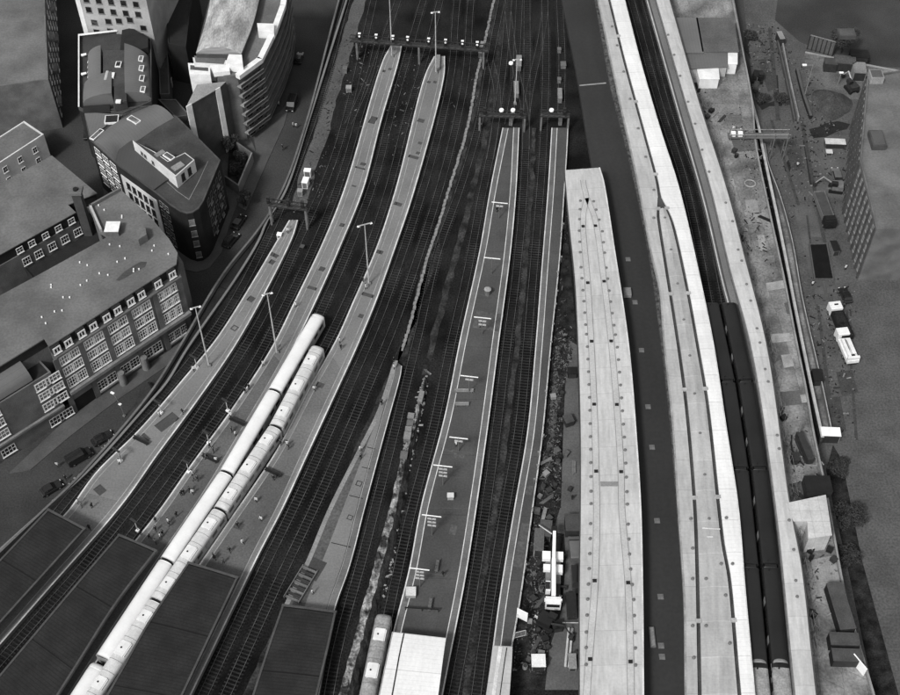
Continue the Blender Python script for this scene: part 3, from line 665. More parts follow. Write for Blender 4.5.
# roof L
lL=edge([(662,20),(684,96),(711,188.8),(730.6,270.6),(751.4,348),(775.8,507),(793,673.8)],ZR,60,40)
lR=edge([(675.5,20),(698.7,100.7),(726.9,188.8),(745,258),(767.3,348),(790.3,507),(801.5,566),(813.8,673.8)],ZR,60,40)
c=lL[70];tL=thing('station_roof','narrow pale canopy roof between the black trains and the works slab','roof',(c.x,c.y,0))
A,B=ybound(lL,lR);b=MB();b.slab(A,B,ZR-.45,ZR,prof=[(0,-.05),(.5,.1),(1,-.05)],n=140);b.build('roof_sheet',Mt['roof_light'],tL)
b=MB();b.slab(offset(lR,-.05),offset(lR,.18),ZR-.7,ZR+.0);b.build('fascia',Mt['canopy_edge'],tL)
b=MB();b.slab(offset(lL,-.18),offset(lL,.05),ZR-.7,ZR+.0);b.build('fascia',Mt['mid_metal'],tL)
ribbon('platform_slab',offset(lL,-1.0),offset(lR,-.6),.01,ZP,Mt['platform'],tL);stripe('edge_line',offset(lL,-1.0),.2,ZP+.01,Mt['white_line'],tL,.01,.15);stripe('inner_line',offset(lL,-1.0),.3,ZP+.01,Mt['canopy_edge'],tL,.01,.6)
columns(tL,offset(lR,-.8),60,230,9,ZR-.4,.1)
pods(tL,[(668,35),(674,55),(680,76),(688,102),(695,124),(702,150),(709,172),(725.6,203),(732.4,221.5),(738,250),(741.5,261),(746.4,284.5),(750.5,301),(756.8,328.8),(759.8,343),(765,369.5),(768,382),(777,435.5),(779,449),(789,520.5),(793.5,550),(795.6,581),(797,597)],ZR)
# scaffold poles leaning on the roof's edge, over the slab
ORD=['first','second','third','fourth','fifth','sixth','seventh','eighth','ninth','tenth','eleventh','twelfth','thirteenth','fourteenth','fifteenth','sixteenth','seventeenth','eighteenth','nineteenth','twentieth','twenty-first']
for i,y in enumerate(range(100,660,27)):
    pts=[p for p in lR];
    X=min(lR,key=lambda p:abs(pix(p,ZR)[1]-y))
    t=thing('scaffold_frame',f'slim scaffold frame against the narrow canopy, {ORD[i]} from the top','scaffold',(X.x+1.2,X.y,0.03),'scaffold frames along the narrow canopy')
    b=MB();h=4.4
    for dx,dy in ((0,-1.2),(0,1.2),(1.2,-1.2),(1.2,1.2)): bl=MB();bl.tube((dx,dy,0),(dx,dy,h-1.6*(dx>0)),.045,.045,5);bl.build('leg',Mt['mid_metal'],t,world=False)
    b.tube((0,-1.2,h-.2),(0,1.2,h-.2),.04,.04,5);b.tube((1.2,-1.2,2.6),(1.2,1.2,2.6),.04,.04,5);b.tube((0,-1.2,h-.3),(1.2,-1.2,2.6),.04,.04,5);b.tube((0,1.2,h-.3),(1.2,1.2,2.6),.04,.04,5)
    b.build('rails',Mt['mid_metal'],t,world=False);b=MB();b.box(-.05,-1.2,1.9,.3,1.2,1.96);b.build('board',Mt['mid_metal'],t,world=False)

# ------------------------------------------------------------------ dark platform canopies at lower left
def canopy(label,Lp,Rp,e,z=4.8,under=None):
    L=edge(Lp,z,0,e);Rr=edge(Rp,z,0,e);c=L[0].lerp(Rr[0],.5);t=thing('platform_canopy',label,'canopy',(c.x,c.y,ZP))
    b=MB();b.slab(L,Rr,z-.35,z,prof=[(0,0),(.5,.12),(1,0)]);b.build('roof_sheet',Mt['canopy'],t)
    for c_,s in ((L,-1),(Rr,1)):
        b=MB();b.slab(offset(c_,s*.12-.17),offset(c_,s*.12+.17),z-.5,z+.1);b.build('fascia',Mt['canopy_edge'],t)
    d_=(Rr[0]-L[0]).normalized();f=(L[0]-L[1]).normalized()
    b=MB();a0=L[0]-d_*.35;a1=Rr[0]+d_*.35;b.prism([a0,a1,a1+f*.4,a0+f*.4],z-.55,z+.16);b.build('end_beam',Mt['canopy_edge'],t)
    mid_=[a.lerp(b_,.5) for a,b_ in zip(resample(L,20),resample(Rr,20))]
    for s in range(2,int(clen(mid_)),9):
        p,_=at_s(mid_,s);b=MB();b.tube((p.x,p.y,ZP),(p.x,p.y,z-.3),.12,.12,8);b.build('column',Mt['dark_metal'],t)
    return t
canopy('black platform canopy at the left edge beside the street wall',[(48,511),(12,549)],[(83,529.5),(40,577)],60)
canopy('black ribbed platform canopy on the left side of the long smooth white train',[(119,536.3),(79,583),(42,627)],[(154.5,551.5),(115,603),(70,673.8)],50)
canopy('black ribbed platform canopy covering the end of the panelled white train on its right',[(188.8,564),(150,622),(120.5,674)],[(236,578.5),(213,627),(191,673.8)],40)
canopy('square flat black canopy standing on the tapering platform',[(283.6,606.5),(270,646),(261,673.8)],[(334.2,613),(327,646),(320.5,673.8)],35,3.8)
# white ribbed canopy at the foot of the broad platform
zc=4.6
cl=edge([(393,632),(388,655),(384,674)],zc,0,30);cr=edge([(446,638),(443.5,655),(441,674)],zc,0,30)
t=thing('platform_canopy','white ribbed canopy over the near end of the broad dark platform','canopy',(cl[0].x+4,cl[0].y,ZP))
b=MB();b.slab(cl,cr,zc-.4,zc);b.build('roof_sheet',Mt['roof_white'],t)
g_=edge([(404,633.5),(400,652),(396,674)],zc,0,30);stripe('gutter',g_,.22,zc+.03,Mt['black'],t,.03)
b=MB();b.slab(offset(cl,-.15),offset(cl,.02),zc-.6,zc+.06);b.build('fascia',Mt['grey_line'],t)
columns(t,offset(cl,4),2,50,9,zc-.4)
cl=edge([(493.5,645.5),(491,660),(489,674)],zc,0,30);cr=edge([(512.5,646.5),(512,660),(511,674)],zc,0,30)
t=thing('platform_canopy','small pale canopy over the near end of the narrow dark platform','canopy',(cl[0].x+2,cl[0].y,ZP))
b=MB();b.slab(cl,cr,zc-.4,zc);b.build('roof_sheet',Mt['roof_grey'],t);g_=offset(cl,1.2);stripe('gutter',g_,.6,zc+.05,Mt['white_line'],t,.05);stripe('gutter_lip',offset(cl,2.2),.15,zc+.05,Mt['black'],t,.05)
columns(t,offset(cl,2),2,50,9,zc-.4)

# ------------------------------------------------------------------ trains
def carriage_proto(kind):
    L=19.4;hw=1.38 if kind!='dark' else 1.46;rh=.78 if kind!='dark' else .42
    body=MB();n=14
    sec=[(-hw,.35),(-hw,2.75),(-hw+.04,2.95)]
    top=[(math.cos(a)*-(hw-.04),2.95+rh*math.sin(a)**(1 if kind!='dark' else .6)) for a in [math.pi*i/n for i in range(n+1)]]
    # sides and underframe
    body.box(-hw,-L/2,.55,hw,L/2,2.96)
    body.box(-1.1,-L/2+.8,.25,1.1,L/2-.8,.56,m=1)
    roof=MB()
    ys=[-L/2,-L/2+.25,-L/2+.9,L/2-.9,L/2-.25,L/2];sc=[.82,.94,1,1,.94,.82]
    k=n+1
    for y,s in zip(ys,sc):
        for x,z in top: roof.v.append((x*(.5+.5*s),y,2.95+(z-2.95)*s))
    us=[y+L/2 for y in ys]
    for i in range(len(ys)-1):
        for j in range(n):
            a=i*k+j;roof.face((a,a+k,a+k+1,a+1)[::-1],[(us[i],j*.25),(us[i],j*.25+.25),(us[i+1],j*.25+.25),(us[i+1],j*.25)],0)
    roof.face(tuple(range(0,k)),None,0);roof.face(tuple(range(len(ys)*k-1,(len(ys)-1)*k-1,-1)),None,0)
    return body,roof,L,hw
def make_train(name,label,path,s0,ncar,bm,rm,detail,front=False,pitch=19.85,loc_at=10,sidewin=True):
    p,_=at_s(path,s0+loc_at);t=thing(name,label,'train',(p.x,p.y,0))
    body,roof,L,hw=carriage_proto(detail)
    first=None
    for i in range(ncar):
        a,_=at_s(path,s0+i*pitch+.2);b_,_=at_s(path,s0+(i+1)*pitch-.2);m=(a+b_)/2;dr=(b_-a);ang=math.atan2(dr.y,dr.x)+math.pi/2
        if first is None:
            o=body.build('carriage',[Mt[bm],Mt['dark_metal']],t,world=False);o.location=(m.x-t.location.x,m.y-t.location.y,.15);o.rotation_euler=(0,0,ang);first=o
            ro=roof.build('roof',[Mt[rm]],o,world=False,smooth_=True)
            win=boxme('window',.05,1.5,.85,'glass');door=boxme('door',.06,1.3,2.0,'train_end')
            for sx in (-1,1):
                for k in range(8):
                    if k in (2,5): continue
                    w=bpy.data.objects.new('window',win);COL.objects.link(w);w.parent=o;w.location=(sx*hw,-L/2+1.35+k*2.38,1.75)
                for k in (2,5):
                    w=bpy.data.objects.new('door',door);COL.objects.link(w);w.parent=o;w.location=(sx*hw,-L/2+1.35+k*2.38,.8)
            if detail=='pods':
                for k,(y,l) in enumerate(((-6.4,2.2),(0.2,2.6),(6.6,2.2))):
                    b=MB();b.prism([(-.8,y-l/2),(.8,y-l/2),(.8,y+l/2),(-.8,y+l/2)],3.5,3.77);b.box(-1.0,y-l/2+.1,3.3,1.0,y+l/2-.1,3.66);b.build('roof_unit',Mt['train_pod'],o,world=False)
                    b=MB();b.tube((-.3,y,3.77),(-.3,y,3.83),.16,.16,10);b.build('fan',Mt['black'],o,world=False)
                for y in (-8.4,-4.2,-2,2.3,4.4,8.4):
                    b=MB()
                    for q in range(8):
                        a0=math.pi*(.12+.095*q);a1=math.pi*(.12+.095*(q+1))
                        b.tube((-1.36*math.cos(a0),y,2.96+.78*math.sin(a0)),(-1.36*math.cos(a1),y,2.96+.78*math.sin(a1)),.035,.035,4)
                    b.build('roof_rib',Mt['mid_metal'],o,world=False)
                for sx in (-1,1):
                    b=MB();b.box(sx*1.27-.06,-L/2+.5,2.93,sx*1.27+.06,L/2-.5,3.08);b.build('roof_rail',Mt['mid_metal'],o,world=False)
            if detail in('dark','smooth'):
                for y in (-9.1,9.1):
                    b=MB();b.tube((-.4,y,3.5),(-.4,y,3.62),.16,.14,8);b.build('roof_vent',Mt['black' if detail=='dark' else 'mid_metal'],o,world=False)
        else:
            o=dup(first,parent=t);o.location=(m.x-t.location.x,m.y-t.location.y,.15);o.rotation_euler=(0,0,ang)
        # gangway between carriages
        if i:
            gk=MB();q,_=at_s(path,s0+i*pitch);gk.box(-1.,-.3,.5,1.,.3,3.2,M=Matrix.Translation((q.x,q.y,.15))@Matrix.Rotation(ang,4,'Z'));gk.build('gangway',Mt['black'],t)
    if front:
        # rounded cab nose and windscreen at the far end
        a,d_=at_s(path,s0+.3);ang=math.atan2(d_.y,d_.x)+math.pi/2
        M=Matrix.Translation((a.x,a.y,.15))@Matrix.Rotation(ang,4,'Z')
        b=MB();n=12;rows=[]
        for j in range(6):
            f=j/5;sc=math.cos(f*math.pi/2*.93);yy=1.0*math.sin(f*math.pi/2*.93)
            hw_=1.36*(.72+.28*sc);row=[]
            pr=[(-hw_,.5),(-hw_,2.85)]+[(-math.cos(math.pi*i/n)*hw_,2.9+.76*math.sin(math.pi*i/n)*(.4+.6*sc)-(1-sc)*.3) for i in range(n+1)]+[(hw_,2.85),(hw_,.5)]
            for x,z in pr: row.append(len(b.v));b.v.append(tuple(M@Vector((x,yy,z))))
            rows.append(row)
        for r0,r1 in zip(rows,rows[1:]):
            for i in range(len(r0)-1): b.face((r0[i],r0[i+1],r1[i+1],r1[i]))
        b.face(tuple(rows[-1]));b.build('cab',Mt[rm],t,smooth_='auto')
        b=MB();b.box(-.85,1.0,1.7,.85,1.06,2.6,M=M);b.build('windscreen',Mt['glass'],t)
        for sx in (-.8,.8):
            b=MB();b.tube(M@Vector((sx,.98,.95)),M@Vector((sx,1.06,.95)),.14,.14,8);b.build('headlight',Mt['lamp_white'],t)
    return t
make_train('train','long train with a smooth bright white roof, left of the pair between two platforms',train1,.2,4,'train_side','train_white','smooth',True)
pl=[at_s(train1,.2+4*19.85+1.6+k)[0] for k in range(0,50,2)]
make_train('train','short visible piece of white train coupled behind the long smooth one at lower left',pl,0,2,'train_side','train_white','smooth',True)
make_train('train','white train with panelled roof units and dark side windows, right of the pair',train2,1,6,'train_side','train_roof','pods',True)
make_train('train','left of two black-roofed trains beside the white roof',trainK1,.2,4,'train_dark','train_dark','dark',False,20.0)
pk=[at_s(trainK1,.2+4*20+1.2+k)[0] for k in range(0,45,2)]
make_train('train','right of two black-roofed trains beside the narrow pale canopy',trainK2,.2,4,'train_dark','train_dark','dark',False,20.0)
for tk,lb in ((trainK1,'grey-ended next train following the left black-roofed one at the bottom'),(trainK2,'grey-ended next train following the right black-roofed one at the bottom')):
    s_=None
    for s_ in range(40,110):
        q=at_s(tk,s_)[0]
        if pix(q,3.6)[1]>661: break
    make_train('train',lb,[at_s(tk,s_+k)[0] for k in range(0,40,2)],0,1,'train_grey','train_grey','dark',True)
t3=edge([(383.5,617),(378,645),(372,674)],3.6,0,50)
make_train('train','dirty grey train end beside the white canopy at the bottom of the photo',t3,0,2,'train_grey','train_grey','pods',True)
# pale ends of the black carriages
# ------------------------------------------------------------------ buildings
def inset(poly,d):
    n=len(poly);A=sum(poly[i][0]*poly[(i+1)%n][1]-poly[(i+1)%n][0]*poly[i][1] for i in range(n));sg=1 if A>0 else -1
    out=[]
    for i in range(n):
        p0=Vector(poly[i-1]);p=Vector(poly[i]);p1=Vector(poly[(i+1)%n]);a=(p-p0).normalized();b=(p1-p).normalized()
        na=Vector((-a.y,a.x))*sg;nb=Vector((-b.y,b.x))*sg;bi=(na+nb);bi=bi/max(.3,bi.length**2)*2
        out.append(p+bi*d)
    return out
def block(t,poly,z0,z1,wm,rm,par=.5,pw=.3,pm=None,name='wall'):
    poly=[Vector(p[:2]) for p in poly]
    b=MB();b.prism(poly,z0,z1);b.build(name,Mt[wm],t)
    if par: 
        ins=inset(poly,pw);b=MB();n=len(poly)
        for i in range(n):
            j=(i+1)%n;b.prism([poly[i],poly[j],ins[j],ins[i]],z1,z1+par)
        b.build('parapet',Mt[pm or wm],t)
        poly=inset(poly,pw+.01)
    b=MB();b.prism(poly,z1,z1+.06);b.build('roof',Mt[rm],t)
WIN={}
def window(t,a,b,s,z,w,h,nx=2,ny=2,fw=.1,pane='glass',fm='frame',name='window'):
    """a window centred s metres along wall a->b (outside on the right hand), sill height z"""
    key=(round(w,1),round(h,1),nx,ny,fw,pane,fm,name)
    if key not in WIN:
        w,h=key[0],key[1]
        m=MB();m.box(-w/2,-.1,0,-w/2+fw,.02,h);m.box(w/2-fw,-.1,0,w/2,.02,h);m.box(-w/2+fw,-.1,0,w/2-fw,.02,fw);m.box(-w/2+fw,-.1,h-fw,w/2-fw,.02,h)
        for i in range(1,nx): x=-w/2+w*i/nx;m.box(x-fw*.35,-.07,fw,x+fw*.35,.0,h-fw)
        for i in range(1,ny): z_=h*i/ny;m.box(-w/2+fw,-.068,z_-fw*.35,w/2-fw,-.002,z_+fw*.35)
        m.box(-w/2-.08,-.2,-.1,w/2+.08,.02,0)
        fo=m.build(name,Mt[fm]);p=MB();p.box(-w/2+fw*.5,-.04,fw*.5,w/2-fw*.5,.015,h-fw*.5);po=p.build('pane',Mt[pane]);WIN[key]=(fo.data,po.data);bpy.data.objects.remove(fo);bpy.data.objects.remove(po)
    fd,pd=WIN[key];a=Vector(a[:2]);b=Vector(b[:2]);d=(b-a).normalized();ang=math.atan2(d.y,d.x);p=a+d*s;wl=parent_world(t)
    o=bpy.data.objects.new(name,fd);COL.objects.link(o);o.parent=t;o.location=(p.x-wl.x,p.y-wl.y,z-wl.z);o.rotation_euler=(0,0,ang)
    q=bpy.data.objects.new('pane',pd);COL.objects.link(q);q.parent=o
    return o
def bthing(name,label,poly,cat='building'):
    c=sum((Vector(p[:2]) for p in poly),Vector((0,0)))/len(poly);return thing(name,label,cat,(c.x,c.y,ZS))
def V2(x,y,z=0): return Vector(P(x,y,z))
def grid(t,a,b,cols,zs,w,h,margin=1.2,**k):
    L=(Vector(b)-Vector(a)).length
    for i in range(cols):
        s=margin+(L-2*margin)*(i+.5)/cols
        for z in zs: window(t,a,b,s,z,w,h,**k)
# --- B1: brick office block with white windows
A=V2(76.6,412,ZS);B=V2(194,332,ZS);d=(B-A).normalized();nin=Vector((-d.y,d.x));L=(B-A).length
ze=on_wall(185,272.5,A,B)[1];zt=ze+3.2
ain=A+nin*1.0;bin_=B+nin*1.0;zt=on_wall(183.6,268,ain,bin_)[1]+.6
zt=max(zt,ze+2.4)
rest=[(176.5,254),(168,240),(150,219),(120,191),(90,208),(101,233),(109,238),(40,276),(-10,303),(-10,372),(45,338)]
rp=[ain,bin_]+[V2(x,y,zt) for x,y in rest]
ep=[A,B]+[V2(x,y,zt) for x,y in rest]
ep[2]=ep[2]+Vector((.9,0));ep[3]=ep[3]+Vector((.7,.3))
b1=bthing('office_building','grey-roofed brick office block with rows of big white windows and roof dormers',ep[:6])
mb=MB();mb.prism(ep,ZS,ze);mb.build('wall',Mt['brick_mid'],b1)
mb=MB();mb.prism(inset(rp,-.0),ze,zt);mb.build('mansard',Mt['slate'],b1)
mb=MB();mb.prism(inset(rp,-.25),zt,zt+.25);mb.build('roof',Mt['flat_roof'],b1)
def ledge(t,a,b,z,h,out,m,name='cornice',s0=0,s1=None):
    a=Vector(a);b=Vector(b);dd=(b-a).normalized();nn=Vector((dd.y,-dd.x));s1=(b-a).length if s1 is None else s1
    m_=MB();p=a+dd*s0;q=a+dd*s1;m_.prism([p,q,q+nn*out,p+nn*out],z,z+h);m_.build(name,Mt[m],t)
ledge(b1,A,B,ze-.35,.35,.35,'brick_mid','eave')
for x,y in ((57.3,349.5),(68.5,342),(82,333.5),(93.5,325.7),(107,317.4),(118,310),(131.3,302),(142,295),(158.8,285),(173,275.6)):
    s=on_wall(x,y,A,B)[0]
    f=MB();Mx=Matrix.Translation((*(A+d*s+nin*.2),ze+.3))@Matrix.Rotation(math.atan2(d.y,d.x),4,'Z')
    f.box(-.85,0,0,.85,1.2,1.95,M=Mx);f.box(-.9,.02,1.95,.9,1.0,2.02,M=Mx);dm=f.build('dormer',Mt['slate'],b1)
    window(b1,A+nin*.16,B+nin*.16,s,ze+.42,1.6,1.7,2,1,.3)
rowz=[on_wall(x,y,A,B)[1] for x,y in ((94,345),(96,355),(99,368),(105,388))]
pitchb=[on_wall(x,y,A,B)[0] for x,y in ((69,355),(93.5,339.6),(117.3,323.7),(141,308.5),(167,292))]
print('B1',L,ze,zt,rowz,pitchb)
rz=[ze-3.1,ze-6.3,ze-9.9]
dp=pitchb[3]-pitchb[2]
for bi,s in enumerate(pitchb):
    n=3 if bi==4 else 2;w=(dp*.82)/n if n==2 else dp*.86/3
    for r,z in enumerate(rz):
        for k in range(n):
            window(b1,A,B,s+(k-(n-1)/2)*w,z,w-.12,2.3 if r<2 else 2.7,4 if n==2 else 3,2 if r<2 else 3,.22,pane='glass_pale' if r<2 else 'glass')
    if bi>0:
        for k in range(n): window(b1,A,B,s+(k-(n-1)/2)*w,ZS+1.4,w-.12,2.6,3,3,.12)
        ledge(b1,A,B,ZS+.9,.25,.3,'stone','sill_band',s-dp*.4,s+dp*.4)
    for sd_ in (-.5,.5):
        ledge(b1,A,B,ZS+.1,ze-ZS-.5,.22,'brick_mid','pier',s+sd_*dp-.55 if sd_<0 else s+sd_*dp-.56,s+sd_*dp+.55 if sd_<0 else s+sd_*dp-.5)
zc_=ze-11.2
ledge(b1,A,B,zc_,.8,.8,'stone')
for s_ in (pitchb[2]-dp*.5,pitchb[2]+dp*.5):
    p=A+d*s_-nin*.9;m_=MB();m_.tube((p.x,p.y,ZS),(p.x,p.y,ZS+3.6),.8,.7,12);m_.build('porch_pillar',Mt['stone'],b1,smooth_='auto')
# archway into the block
sa=pitchb[0];ledge(b1,A,B,ZS+.02,3.6,.03,'black','archway',sa-4.2,sa+3.0)
# rooftop items
for (x,y,s_,h,m) in ((113,229,2.6,1.6,'white_paint'),(138,236,3.4,2.0,'pavement')):
    q=P3(x,y,zt+1);m_=MB()
    if s_<3: m_.box(q[0]-s_/2,q[1]-s_/2,zt+.2,q[0]+s_/2,q[1]+s_/2,zt+h,m=1);m_.box(q[0]-s_/2-.1,q[1]-s_/2-.1,zt+h,q[0]+s_/2+.1,q[1]+s_/2+.1,zt+h+.15)
    else: m_.tube((q[0],q[1],zt+.2),(q[0],q[1],zt+h),2.1,2.0,6,m=1)
    m_.build('plant_house',[Mt[m],Mt['flat_roof']],b1)
WV=boxme('vent',.24,.24,.3,'lamp_white')
pods(b1,[(40+x/4.086,180+y/4.086) for x,y in ((73,60),(68,102),(240,105),(263,124),(335,148),(335,155),(285,265),(327,272),(467,270),(458,290),(525,304),(348,322),(316,336),(163,338),(194,350),(383,366),(383,375),(405,366),(243,383),(278,390),(192,413),(166,431),(46,430),(46,440),(95,481),(122,481),(60,539),(91,535),(24,587),(8,562))][2:],zt+.25,'vent',WV)
sheet('roof_stain',[(116,280),(124,272),(133,266),(141,261.5),(147,262),(145,267),(136,271),(127,277),(119,281)],zt+.27,Mt['roof_stain'],kind=None).parent=b1
for c_ in b1.children:
    if c_.name.startswith('roof_stain'): c_.location=-b1.location
# raised parapet round its back corner
pb=[V2(x,y,zt) for x,y in ((120,191),(90,208),(101,233))]
for i in range(2):
    a_,b_=pb[i],pb[i+1];dd=(b_-a_).normalized();nn=Vector((-dd.y,dd.x));m_=MB();m_.prism([a_,b_,b_+nn*.4,a_+nn*.4],ze,zt+1.0);m_.build('parapet',Mt['flat_roof' if i==0 else 'render_pale'],b1)
# --- B1 left wing
wa=V2(30,444,ZS);wb=V2(69,419,ZS);dw=(wb-wa).normalized();nw=Vector((-dw.y,dw.x));wa=wa-dw*14;Lw=(wb-wa).length
wp=[wa,wb,wb+nw*11,wa+nw*11];zw=on_wall(59,368,wa,wb)[1];print('wing',zw,Lw)
zw=min(max(zw,5),9)
b1w=bthing('brick_building','smaller brick wing with an arched gable roof at the left end of the office block',wp)
block(b1w,wp,ZS,zw,'brick_mid','slate',.3)
for x,y in ((53,379),(43,382+3)):
    s=on_wall(x,y,wa,wb)[0]
    for z in (zw-2.6,zw-5.6,zw-8.8): window(b1w,wa,wb,s,z,3.2,2.1,4,2,.22,pane='glass_pale')
    window(b1w,wa,wb,s,ZS+.8,3.0,2.2,4,2,.12)
for s in (1.9,5.9,9.9):
    for z in (zw-2.6,zw-5.6,zw-8.8): window(b1w,wa,wb,s,z,3.2,2.1,4,2,.16,pane='glass_pale')
    window(b1w,wa,wb,s,ZS+.8,3.0,2.2,4,2,.16)
ledge(b1w,wa,wb,zw-10.2,.5,.5,'stone')
m_=MB();q=(wa+dw*(Lw-8)+nw*5.5);Mx=Matrix.Translation((q.x,q.y,zw+.35))@Matrix.Rotation(math.atan2(dw.y,dw.x),4,'Z')
k=12
for i in range(k+1):
    a_=math.pi*i/k
    for xx in (-4.5,4.5): m_.v.append(tuple(Mx@Vector((xx*1.0,-5*math.cos(a_),3.2*math.sin(a_)))))
for i in range(k): m_.face((2*i,2*i+1,2*i+3,2*i+2)[::-1],[(i*.8,0),(i*.8,9),(i*.8+.8,9),(i*.8+.8,0)])
m_.face(tuple(range(0,2*k+2,2)));m_.face(tuple(range(2*k+1,0,-2)));m_.build('arched_roof',Mt['metal_roof'],b1w,smooth_='auto')
# --- B2: dark corner building
z2=8.5
pts2=[(89.5,140),(119,166.6),(155.3,193),(170,205.5),(180,212),(187,214),(193,213),(199,209),(203.7,201.8),(220.6,160.7),(177,117),(151,106),(84,112)]
w2=[V2(x,y,z2) for x,y in pts2]
b2=bthing('corner_building','dark brick corner building with a rounded front and a white rooftop penthouse',w2)
block(b2,w2,ZS,z2,'brick_dark','flat_roof_dark',.25,.35,'canopy_edge')
# white rendered panel on its lower left side
a_,b_=w2[1],w2[2];ledge(b2,a_,b_,ZS,z2-ZS-2.2,.12,'render_white','rendered_wall')
grid(b2,a_-Vector((.1,.1)),b_-Vector((.1,.1)),5,[z2-5.2,z2-8.2,z2-11],1.2,1.9,nx=1,ny=2,fw=.06,fm='canopy_edge')
grid(b2,w2[0],w2[1],3,[z2-2.7,z2-5.6,z2-8.5,z2-11.4],2.3,1.9,nx=3,ny=2,fw=.14)
grid(b2,w2[2],w2[3],3,[z2-2.9,z2-5.6,z2-8.2,z2-10.9,z2-13.4],1.3,1.6,nx=1,ny=2,fw=.08,fm='concrete')
grid(b2,w2[5],w2[6],1,[z2-3.5,z2-6.8,z2-9.8,z2-13.2],1.2,1.7,margin=.2,nx=1,ny=1,fw=.08,pane='glass_pale',fm='concrete')
grid(b2,w2[8],w2[9],5,[z2-3.1,z2-6.0,z2-8.9,z2-11.8],1.2,1.8,nx=1,ny=2,fw=.09,pane='glass',fm='band')
L89=(w2[9]-w2[8]).length
for s_ in (L89*.3,L89*.7):
    for z_ in (z2-4.2,z2-7.1,z2-10,z2-12.9): window(b2,w2[8],w2[9],s_,z_,1.1,.7,1,1,.08,pane='glass_pale',fm='concrete')
stripe('roof_line',[V2(x,y,z2+.1) for x,y in ((167,182),(178,192),(189,199.5))],.12,z2+.11,Mt['coping'],b2,.03)
stripe('roof_line',[V2(x,y,z2+.1) for x,y in ((208,161),(202,175),(189,199.5))],.12,z2+.11,Mt['coping'],b2,.03)
# curved grey metal roof over its left half
def arch(t,name,px0,px1,z,h,m,prof=None,n=40):
    a=smooth([V2(x,y,z) for x,y in px0],1);b=smooth([V2(x,y,z) for x,y in px1],1)
    pr=prof or [(i/8,h*math.sin(math.pi*i/8)**.7 if 0<i<8 else 0) for i in range(9)]
    q=MB();q.slab(a,b,z-.3,z,prof=pr,n=n);return q.build(name,Mt[m],t,smooth_='auto')
arch(b2,'curved_roof',[(151,106),(133,113),(116,122),(103,132),(93,142)],[(174,117.5),(156,128),(140,139),(122,150),(116,163)],z2+.1,1.6,'metal_roof')
m_=MB();m_.prism([V2(x,y,z2+.1) for x,y in ((132,141),(118,152),(116,164),(154,191),(166,182),(175,177.5))],z2+.1,z2+.5);m_.build('lower_roof',Mt['metal_roof_dark'],b2)
m_=MB();m_.prism([V2(x,y,z2+.1) for x,y in ((84.5,113),(124,116),(131,112),(112,122),(101,131),(91,139))],z2+.1,z2+.45);m_.build('ribbed_roof',Mt['metal_roof'],b2)
def onroof(t,name,x,y,w,l,h,m,z,ang=0,lid=None):
    q=V2(x,y,z);b=MB();Mx=Matrix.Translation((q.x,q.y,z))@Matrix.Rotation(R(ang),4,'Z');b.box(-w/2,-l/2,0,w/2,l/2,h,M=Mx);b.build(name,Mt[m],t)
    if lid: b=MB();b.box(-w/2+.2,-l/2+.2,h,w/2-.2,l/2-.2,h+.05,M=Mx);b.build('pane',Mt[lid],t)
onroof(b2,'skylight',134,120.5,3,1.5,.3,'frame',z2+1.5,-38,'glass_pale')
onroof(b2,'skylight',112,120.5,3,2.6,.5,'frame',z2+.3,5,'glass')
onroof(b2,'skylight',97,135,1.2,3.6,.3,'frame',z2+.5,-30,'glass_pale')
# penthouse
pw_=[V2(x,y,z2+.1) for x,y in ((138,149),(173.5,186.0),(195,173.5),(188,165.5),(168,160))]
zp=z2+3.4
pts=[V2(x,y,zp) for x,y in ((132.5,140.2),(175.5,176.5),(194.5,159.8),(185,152.5),(172,158),(157,148))]
m_=MB();m_.prism([pts[0],pts[1],pts[2],pts[3],V2(168,161,zp),V2(155,152,zp)],z2+.06,zp);ph=m_.build('penthouse',[Mt['render_white']],b2)
m_=MB();m_.prism(inset([pts[0],pts[1],pts[2],pts[3],V2(168,161,zp),V2(155,152,zp)],.25),zp,zp+.08);m_.build('penthouse_roof',Mt['flat_roof_dark'],b2)
grid(b2,pts[1],pts[2],2,[z2+.7],1.,2.,margin=1.0,nx=1,ny=2,fw=.08,fm='dark_metal')
Lp=(pts[1]-pts[0]).length
for s_ in (3,4.2,7): window(b2,pts[0],pts[1],s_,z2+1.2,.8,.9,1,1,.06,fm='mid_metal')
onroof(b2,'skylight',169,157,2.6,1.3,.3,'frame',zp,-40,'glass_pale');onroof(b2,'skylight',178,167,2.6,1.6,.3,'coping',zp,45,None);onroof(b2,'skylight',160,154,2.2,1.2,.25,'coping',zp,45,None)
# --- B3: barrel roofed block
z3=8.
p3=[V2(x,y,z3) for x,y in ((79,37.5),(79,110),(84,112.5),(124,116),(152,104),(152,42),(133,29),(118,33))]
b3=bthing('barrel_roofed_building','long dark building with grey barrel-vaulted roofs and small white skylights',p3)
block(b3,p3,ZS,z3,'brick_dark','flat_roof_dark',.9,.25,'canopy_edge')
ledge(b3,V2(79,37.5,z3),V2(79,110,z3),z3+.9,.1,-.3,'white_paint','coping')
ledge(b3,V2(118,33,z3),V2(79,37.5,z3),z3+.9,.12,-.6,'white_paint','coping')
qa=[(math.sin(math.pi/2*i/8),2.6*math.cos(math.pi/2*i/8)) for i in range(9)]
arch(b3,'barrel_roof',[(88,57),(87.7,70),(87.7,88)],[(103,54),(103,70),(103,86)],z3+.5,0,'metal_roof',[(1-t,h) for t,h in qa][::-1])
arch(b3,'barrel_roof',[(84,86),(83,95),(83,105)],[(114,81),(114,92),(114,103)],z3+.5,0,'metal_roof',[(1-t,h*1.1) for t,h in qa][::-1])
